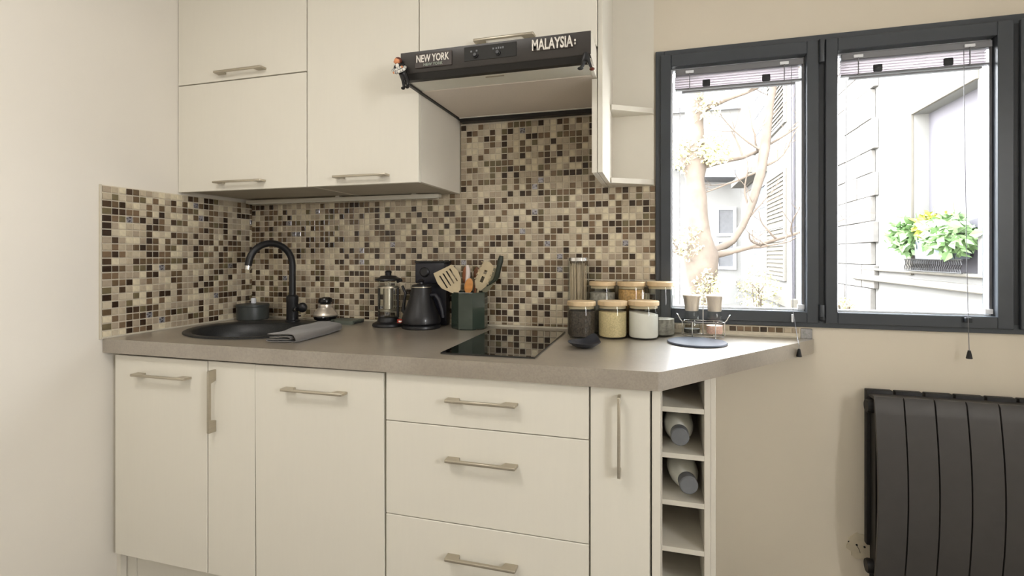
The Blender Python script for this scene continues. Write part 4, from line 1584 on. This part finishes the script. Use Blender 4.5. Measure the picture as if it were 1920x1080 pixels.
def rfront(z):
    t = (z - RZ0) / (RZ1 - RZ0)
    return -.088 - .042 * math.sin(PI * (0.08 + .86 * (1 - t)) if True else 0) ** 1.0


for i in range(10):
    a, b = XS[i] + .0022, XS[i + 1] - .0022
    zs = [RZ0 + (RZ1 - .012 - RZ0) * k / 14 for k in range(15)]
    out = [(rfront(z), z) for z in zs] + [(rfront(RZ1) + .006, RZ1 - .003), (rfront(RZ1) + .014, RZ1 - .003)] + [(rfront(z) + .010, z) for z in zs[::-1]]
    bm = B()
    prism(bm, out, 'X', a, b)
    finish('column', bm, M['radiator'], rd, ang=40)
for i in range(10):
    a, b = XS[i] + .002, XS[i] + .0775
    bm = B()
    box(bm, a, b, -.034, -.012, .235, RZ1 + .004, .003, 2)
    finish('rear_plate', bm, M['raddark'], rd)
bm = B()
for i in range(30):
    x = XS[0] + .012 + i * .0268
    box(bm, x, x + .003, -.078, -.032, RZ0 + .03, RZ1 - .030)
finish('fins', bm, M['raddark'], rd)
finish('top_cover', box(B(), XS[0] + .008, XS[-1], -.084, -.030, RZ1 - .018, RZ1 - .008, .002), M['radiator'], rd)
for z in (RZ1 - .045, .178):
    bm = B()
    lathe(bm, 0, 0, [(0, -.020), (.020, -.020), (.023, -.014), (.023, .008), (.018, .014), (0, .014)], 24)
    bmesh.ops.rotate(bm, verts=bm.verts, cent=(0, 0, 0), matrix=Matrix.Rotation(PI / 2, 3, 'Y'))
    bmesh.ops.translate(bm, verts=bm.verts, vec=(XS[0] + .014, -.052, z))
    finish('end_plug' if z > .4 else 'valve', bm, M['raddark'], rd)
for x in (2.62, 3.14):
    for z in (.25, .62):
        finish('wall_bracket', box(B(), x - .012, x + .012, -.013, -.0003, z - .015, z + .015), M['steel'], rd)
bm = B()
tube(bm, [(XS[0] + .012, -.052, .160), (XS[0] + .012, -.052, .0)], .008, 12)
finish('feed_pipe', bm, M['raddark'], rd)

# patched plaster and pipe rose beside the radiator
pc = thing('pipe_cover', 'cracked pale plaster cover plate on the wall left of the radiator valve', 'cover plate', (2.485, -.003, .19))
bm = B()
ptsc = [(2.4890 + (.046 + .006 * math.sin(i * 2.3)) * math.cos(2 * PI * i / 22), .2130 + (.044 + .005 * math.cos(i * 1.7)) * math.sin(2 * PI * i / 22)) for i in range(22)]
prism(bm, ptsc, 'Y', -.0005, -.005)
finish('cover_plate', bm, M['plaster'], pc)
for (x, z) in ((2.4700, .2170), (2.4930, .2135), (2.4490, .2220)):
    bm = B()
    lathe(bm, 0, 0, [(0, 0), (.0035, 0), (.0030, .0022), (0, .0026)], 12)
    bmesh.ops.rotate(bm, verts=bm.verts, cent=(0, 0, 0), matrix=Matrix.Rotation(PI / 2, 3, 'X'))
    bmesh.ops.translate(bm, verts=bm.verts, vec=(x, -.0048 if x > 2.455 else -.0002, z))
    finish('screw_head', bm, M['raddark'], pc)
bm = B()
tube(bm, [(2.4700, -.0062, .2150), (2.4760, -.0062, .2050), (2.4800, -.0062, .1920)], .0008, 5)
finish('wire', bm, M['raddark'], pc)

# ------------------------------------------------------------------ courtyard outside
M['og'] = mat('courtyard_paving', srgb(93, 91, 86), .9, noise=.08, scale=2)
M['of'] = mat('pale_render', srgb(100, 99, 96), .9, noise=.03, scale=3, bump=.3, bscale=10)
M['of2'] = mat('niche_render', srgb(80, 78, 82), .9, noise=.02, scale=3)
M['ostone'] = mat('old_stone', srgb(93, 90, 86), .95, noise=.14, scale=9, bump=1.0, bscale=14)
M['otrim'] = mat('stone_trim', srgb(85, 81, 73), .9, noise=.08, scale=6)
M['oshut'] = mat('shutter_paint', srgb(93, 90, 84), .7, noise=.04, scale=10)
M['odark'] = mat('window_dark', srgb(86, 89, 95), .3, noise=.05, scale=2)
M['bark'] = mat('plane_bark', srgb(74, 65, 56), .9, noise=.22, scale=9, bump=1.0, bscale=30)
M['ivy'] = mat('ivy_leaf', srgb(150, 146, 104), .7, noise=.25, scale=12)
M['leaf'] = mat('bright_leaf', srgb(96, 122, 80), .6, noise=.25, scale=12)
M['leafy'] = mat('yellow_leaf', srgb(128, 132, 52), .6, noise=.2, scale=12)
M['bluepot'] = mat('blue_grey_pot', srgb(112, 118, 128), .6, noise=.05, scale=12)
M['roof'] = mat('grey_roof', srgb(74, 74, 75), .8, noise=.1, scale=8)

bm = B()
box(bm, -12, 14, .25, 24, -.6, -.5)
tag(finish('courtyard_ground', bm, M['og']), 'pale paved courtyard ground outside the window', 'ground')
bpy.data.objects['courtyard_ground']['kind'] = 'structure'

FX = 4.50
hs = thing('courtyard_house', 'sunlit pale rendered house along the right side of the courtyard', 'building', (FX + 1, 9, -.5))
bm = B()
# facade slab with the flower-box niche opening (y 3.45..4.60, z 1.02..2.71)
NY0, NY1, NZ0, NZ1 = 3.45, 4.62, 1.02, 2.72
box(bm, FX, FX + .4, 2.2, NY0, -.5, 7.5)
box(bm, FX, FX + .4, NY1, 19.0, -.5, 7.5)
box(bm, FX, FX + .4, NY0, NY1, -.5, NZ0)
box(bm, FX, FX + .4, NY0, NY1, NZ1, 7.5)
finish('facade', bm, M['of'], hs)
finish('niche_back', box(B(), FX + .14, FX + .2, NY0, NY1, NZ0, NZ1), M['of2'], hs)
bm = B()
box(bm, FX - .03, FX - .0005, NY1, NY1 + .13, NZ0 - .05, NZ1 + .12, .004)
box(bm, FX - .03, FX - .0005, NY0 - .02, NY1, NZ1, NZ1 + .12, .004)
finish('niche_surround', bm, M['otrim'], hs)
bm = B()
box(bm, FX - .10, FX - .0005, 2.2, 6.2, .86, .93, .01)
box(bm, FX - .06, FX - .0005, 2.2, 6.2, .99, 1.02, .008)
finish('ledge', bm, M['otrim'], hs)
bm = B()
box(bm, FX - .14, FX - .0005, 9.5, 17.5, .10, .30, .01)
finish('string_course', bm, M['otrim'], hs)
# corner pilaster of old stone
rs = random.Random(11)
z = -.5
row = 0
while z < 7.2:
    h = rs.uniform(.26, .40)
    y = 5.55 + (row % 2) * .1
    while y < 7.7:
        L_ = rs.uniform(.35, .62)
        bm = B()
        box(bm, FX - .05 - rs.uniform(0, .02), FX - .0005, y + .004, min(y + L_, 7.75) - .004, z + .004, z + h - .004, .006, 1)
        finish('stone', bm, M['ostone'], hs, smooth=False)
        y += L_
    z += h
    row += 1


def shutter_pair(parent, y0, y1, z0, z1, n_sl, wy0, wy1):
    """louvred shutter leaf (y0..y1) beside a window opening (wy0..wy1)"""
    s = finish('shutter', rect_frame_x(B(), FX - .06, FX - .025, y0, y1, z0, z1, .07), M['oshut'], parent)
    bm = B()
    box(bm, FX - .058, FX - .027, y0 + .07, y1 - .07, (z0 + z1) / 2 - .04, (z0 + z1) / 2 + .04)
    n2 = n_sl
    for k in range(n2):
        zz = z0 + .08 + (z1 - z0 - .16) * (k + .5) / n2
        prism(bm, [(FX - .055, zz - .024), (FX - .050, zz - .026), (FX - .030, zz + .020), (FX - .035, zz + .022)], 'Yx', y0 + .07, y1 - .07)
    finish('louvres', bm, M['oshut'], s)
    finish('shutter_back', box(B(), FX - .024, FX - .001, y0, y1, z0, z1), M['otrim'], s)
    w_ = finish('window', rect_frame_x(B(), FX - .04, FX - .0005, wy0, wy1, z0, z1, .08), M['of'], parent)
    finish('pane', box(B(), FX - .012, FX - .001, wy0 + .08, wy1 - .08, z0 + .08, z1 - .08), M['odark'], w_)
    bm = B()
    for k in (1, 2, 3):
        zz = z0 + (z1 - z0) * k / 4
        box(bm, FX - .025, FX - .012, wy0 + .08, wy1 - .08, zz - .02, zz + .02)
    box(bm, FX - .025, FX - .012, (wy0 + wy1) / 2 - .02, (wy0 + wy1) / 2 + .02, z0 + .08, z1 - .08)
    finish('glazing_bar', bm, M['of'], w_)


def rect_frame_x(bm, x0, x1, y0, y1, z0, z1, w_):
    box(bm, x0, x1, y0, y0 + w_, z0, z1)
    box(bm, x0, x1, y1 - w_, y1, z0, z1)
    box(bm, x0, x1, y0 + w_, y1 - w_, z1 - w_, z1)
    box(bm, x0, x1, y0 + w_, y1 - w_, z0, z0 + w_)
    return bm


_pr = prism


def prism(bm, pts, axis, a, b):
    if axis == 'Yx':      # pts are (x, z), extruded along y
        return _pr(bm, pts, 'Y', a, b)
    return _pr(bm, pts, axis, a, b)


shutter_pair(hs, 10.45, 12.45, .62, 3.10, 24, 12.6, 14.4)
shutter_pair(hs, 10.45, 12.45, 4.10, 6.20, 20, 12.6, 14.4)
# slanted lintel canopy over the far window
bm = B()
box(bm, FX - .45, FX - .0005, 12.6, 16.0, 3.35, 3.50, .01)
finish('canopy', bm, M['otrim'], hs)
bm = B()
tube(bm, [(FX - .06, 9.7, -.5), (FX - .06, 9.7, 7.3)], .05, 10)
finish('downpipe', bm, M['of2'], hs)

# flower box in the niche
fb = thing('window_box', 'blue-grey window box with trailing green plants in the niche opposite', 'planter', (FX + .03, 4.0, 1.02))
bm = B()
prism(bm, [(FX - .10, 1.15), (FX + .10, 1.15), (FX + .12, 1.40), (FX - .12, 1.40)], 'Yx', 3.78, 4.34)
finish('box_body', bm, M['bluepot'], fb)
bm = B()
for k in range(30):
    y = 3.50 + k * .037
    c = (FX - .02, y, 1.07)
    tube(bm, [(FX - .10, y, 1.025), (FX - .10, y + .018, 1.06), (FX - .10, y - .012, 1.10), (FX - .10, y + .006, 1.14)], .005, 5)
tube(bm, [(FX - .10, 3.48, 1.145), (FX - .10, 4.60, 1.145)], .007, 6)
tube(bm, [(FX - .10, 3.48, 1.025), (FX - .10, 4.60, 1.025)], .007, 6)
finish('iron_railing', bm, M['raddark'], fb)
rl = random.Random(21)


def leaves(n_, cen, spread, size, m, name, parent, down=0.0):
    V, F = [], []
    for k in range(n_):
        while True:
            p = Vector((rl.uniform(-1, 1), rl.uniform(-1, 1), rl.uniform(-1, 1)))
            if p.length <= 1:
                break
        p = Vector((p.x * spread[0], p.y * spread[1], p.z * spread[2])) + Vector(cen)
        d1 = Vector((rl.uniform(-1, 1), rl.uniform(-1, 1), rl.uniform(-1, .6))).normalized()
        d2 = d1.cross(Vector((rl.uniform(-1, 1), rl.uniform(-1, 1), rl.uniform(-1, 1)))).normalized()
        s_ = size * rl.uniform(.6, 1.3)
        b0 = len(V)
        nrm = d1.cross(d2) * s_ * .15
        V += [p, p + d1 * s_ * .5 + d2 * s_ * .28 + nrm, p + d1 * s_, p + d1 * s_ * .5 - d2 * s_ * .28 + nrm]
        F += [(b0, b0 + 1, b0 + 2), (b0, b0 + 2, b0 + 3)]
    bm = B()
    vv = [bm.verts.new(v) for v in V]
    for f in F:
        bm.faces.new([vv[i] for i in f])
    me_off = ORG[parent.name]
    bmesh.ops.translate(bm, verts=bm.verts, vec=-me_off)
    me = bpy.data.meshes.new(name)
    bm.to_mesh(me)
    bm.free()
    me.materials.append(m)
    o = bpy.data.objects.new(name, me)
    COL.objects.link(o)
    o.parent = parent
    o['kind'] = 'stuff'
    return o


leaves(420, (FX - .04, 4.06, 1.48), (.14, .26, .12), .09, M['leafy'], 'foliage', fb)
leaves(420, (FX - .10, 4.48, 1.40), (.14, .22, .17), .12, M['leaf'], 'foliage', fb)
leaves(420, (FX - .10, 3.70, 1.38), (.14, .24, .17), .12, M['leaf'], 'foliage', fb)
bm = B()
for y in (3.70, 4.06, 4.40):
    for k in range(5):
        a = rl.uniform(-.2, .2)
        tube(bm, [(FX - .02, y, 1.38), (FX - .04 + a * .3, y + a * .6, 1.50), (FX - .06 + a * .5, y + a, 1.58 + rl.uniform(-.05, .1))], .004, 5)
finish('stems', bm, M['leaf'], fb)

# far house facing the window
fh = thing('far_house', 'pale house with grey shuttered window across the courtyard behind the tree', 'building', (2.2, 18.5, -.5))
finish('facade', box(B(), -9, FX, 17.2, 17.6, -.5, 6.4), M['of'], fh)
finish('roof', _pr(B(), [(17.0, 6.4), (20.5, 8.4), (20.5, 8.2), (17.0, 6.2)], 'X', -9, FX), M['roof'], fh)
for (x0, x1, z0, z1) in ((3.70, 4.36, .70, 1.75), (3.70, 4.36, 1.85, 2.85), (.6, 1.5, 1.2, 3.2), (-2.2, -1.3, 1.2, 3.2)):
    w_ = finish('window', rect_frame(B(), x0, x1, z0, z1, .09, 17.12, 17.199, .004), M['bead'], fh)
    finish('pane', box(B(), x0 + .09, x1 - .09, 17.17, 17.198, z0 + .09, z1 - .09), M['roof'], w_)
# low lean-to roof
bm = B()
_pr(bm, [(1.6, 4.6), (3.2, 3.75), (4.2, 3.70), (4.2, 3.95), (3.2, 4.02), (1.6, 4.9)], 'Y', 15.9, 17.1)
finish('lean_to_roof', bm, M['roof'], fh)
gw = thing('garden_wall', 'pale garden wall closing the courtyard on the left', 'wall', (-5, 12, -.5))
finish('wall_body', box(B(), -5.2, -5.0, .4, 17.0, -.5, 2.2), M['of'], gw)
finish('coping', box(B(), -5.25, -4.95, .4, 17.0, 2.2, 2.28, .01), M['otrim'], gw)

# tree with pollard knuckles and climbing ivy
tr = thing('plane_tree', 'bare pollarded tree with ivy clumps outside the left window pane', 'tree', (2.27, 4.0, -.5))
TRX, TRY = 2.27, 4.0
bm = B()
rt = random.Random(9)
trunk = []
for k in range(24):
    z = -.5 + k * .21
    trunk.append((TRX + .03 * math.sin(z * 2.1) - .02 * z, TRY + .03 * math.cos(z * 1.7), z))
rad = [.13 + .014 * math.sin(k * 1.3) - .0028 * k + {7: .05, 8: .09, 9: .03, 13: .07, 14: .03}.get(k, 0) for k in range(24)]
tube(bm, trunk, rad, 12)
finish('trunk', bm, M['bark'], tr, ang=80)


def branch(p0, d, L_, r, depth, wig=.25):
    """one bent branch with side twigs, appended to bm"""
    pts = [Vector(p0)]
    d = Vector(d).normalized()
    n_ = 7
    for k in range(n_):
        d = (d + Vector((rt.uniform(-1, 1), rt.uniform(-1, 1), rt.uniform(-.6, 1))) * wig).normalized()
        pts.append(pts[-1] + d * L_ / n_)
    tube(bm, [tuple(p) for p in pts], [r * (1 - .75 * k / n_) for k in range(n_ + 1)], 7 if depth < 2 else 5)
    if depth < 3:
        for k in range(2, n_ + 1):
            if rt.random() < .72:
                dd = (pts[k] - pts[k - 1]).normalized()
                side = Vector((rt.uniform(-1, 1), rt.uniform(-.6, .6), rt.uniform(-.3, 1))).normalized()
                branch(pts[k], dd * .5 + side * .8, L_ * rt.uniform(.35, .6), r * (1 - .75 * k / n_) * .6, depth + 1, wig)


STARTS = [((TRX, TRY, 1.15), (1, .1, .35), 1.1, .045), ((TRX - .02, TRY, 2.15), (1, .2, .25), 1.2, .035),
          ((TRX - .03, TRY, 2.75), (1, -.1, .45), 1.2, .035), ((TRX - .02, TRY, 2.2), (-.8, .2, .7), .9, .03),
          ((TRX, TRY, 1.1), (-.9, 0, .25), .6, .04), ((TRX - .03, TRY, 3.2), (.6, .1, 1), 1.3, .035), ((TRX - .04, TRY, 3.3), (-.6, .1, 1), 1.2, .03),
          ((TRX - .04, TRY, 4.2), (.4, .2, 1), 1.2, .03)]
for p0, d_, L_, r_ in STARTS:
    bm = B()
    branch(p0, d_, L_, r_, 0)
    finish('branch', bm, M['bark'], tr, ang=80)
# second leaning stem seen to the right of the trunk
bm = B()
st = [(2.60, 4.1, 1.34), (2.70, 4.1, 1.50), (2.80, 4.1, 1.76), (2.88, 4.12, 2.05), (2.93, 4.14, 2.35), (2.97, 4.15, 2.75), (3.05, 4.15, 3.2)]
st = [(2.33, 4.05, 1.20), (2.48, 4.08, 1.27)] + st
tube(bm, st, [.05, .045, .04, .038, .045, .05, .055, .045, .03], 9)
finish('stem', bm, M['bark'], tr, ang=80)
for p0, d_, L_, r_ in (((2.90, 4.14, 2.15), (1, 0, .4), .6, .016), ((2.88, 4.14, 2.1), (-.8, .1, -.1), .8, .016), ((2.95, 4.15, 2.5), (.6, 0, 1), .8, .016), ((2.78, 4.12, 1.7), (-.5, 0, 1), .6, .012), ((2.93, 4.14, 2.3), (-.9, 0, .5), .7, .014), ((2.72, 4.12, 1.55), (.9, 0, .7), .6, .010)):
    bm = B()
    branch(p0, d_, L_, r_, 1)
    finish('branch', bm, M['bark'], tr, ang=80)
leaves(500, (TRX + .12, TRY - .16, 2.30), (.22, .18, .15), .05, M['ivy'], 'ivy_clump', tr)
leaves(300, (TRX - .20, TRY - .10, 2.28), (.12, .14, .2), .05, M['ivy'], 'ivy_clump', tr)
leaves(260, (TRX - .14, TRY - .14, 1.34), (.16, .16, .2), .05, M['ivy'], 'ivy_clump', tr)
leaves(320, (TRX + .05, TRY - .14, .85), (.14, .16, .22), .05, M['ivy'], 'ivy_clump', tr)
leaves(220, (TRX + .05, TRY - .12, 2.8), (.16, .14, .2), .05, M['ivy'], 'ivy_clump', tr)
# low shrubs by the house
for i, (x, y, z, s_, lb) in enumerate(((4.1, 5.6, .35, .38, 'pale green shrub at the foot of the house seen low in the middle pane'),
                                       (3.95, 10.6, .35, .8, 'pale green bush under the shuttered window of the courtyard house'))):
    t = thing('shrub', lb, 'shrub', (x, y, -.5), 'shrubs along the courtyard house')
    leaves(500, (x, y, z), (s_ * .6, s_, s_ * .8), .05 * (1 + i * .5), M['ivy'], 'foliage', t)
    bm = B()
    for k in range(6):
        tube(bm, [(x, y, -.5), (x + rl.uniform(-.1, .1), y + rl.uniform(-.2, .2), z - .1), (x + rl.uniform(-.2, .2), y + rl.uniform(-.3, .3), z + .2)], .012, 5)
    finish('stems', bm, M['bark'], t)
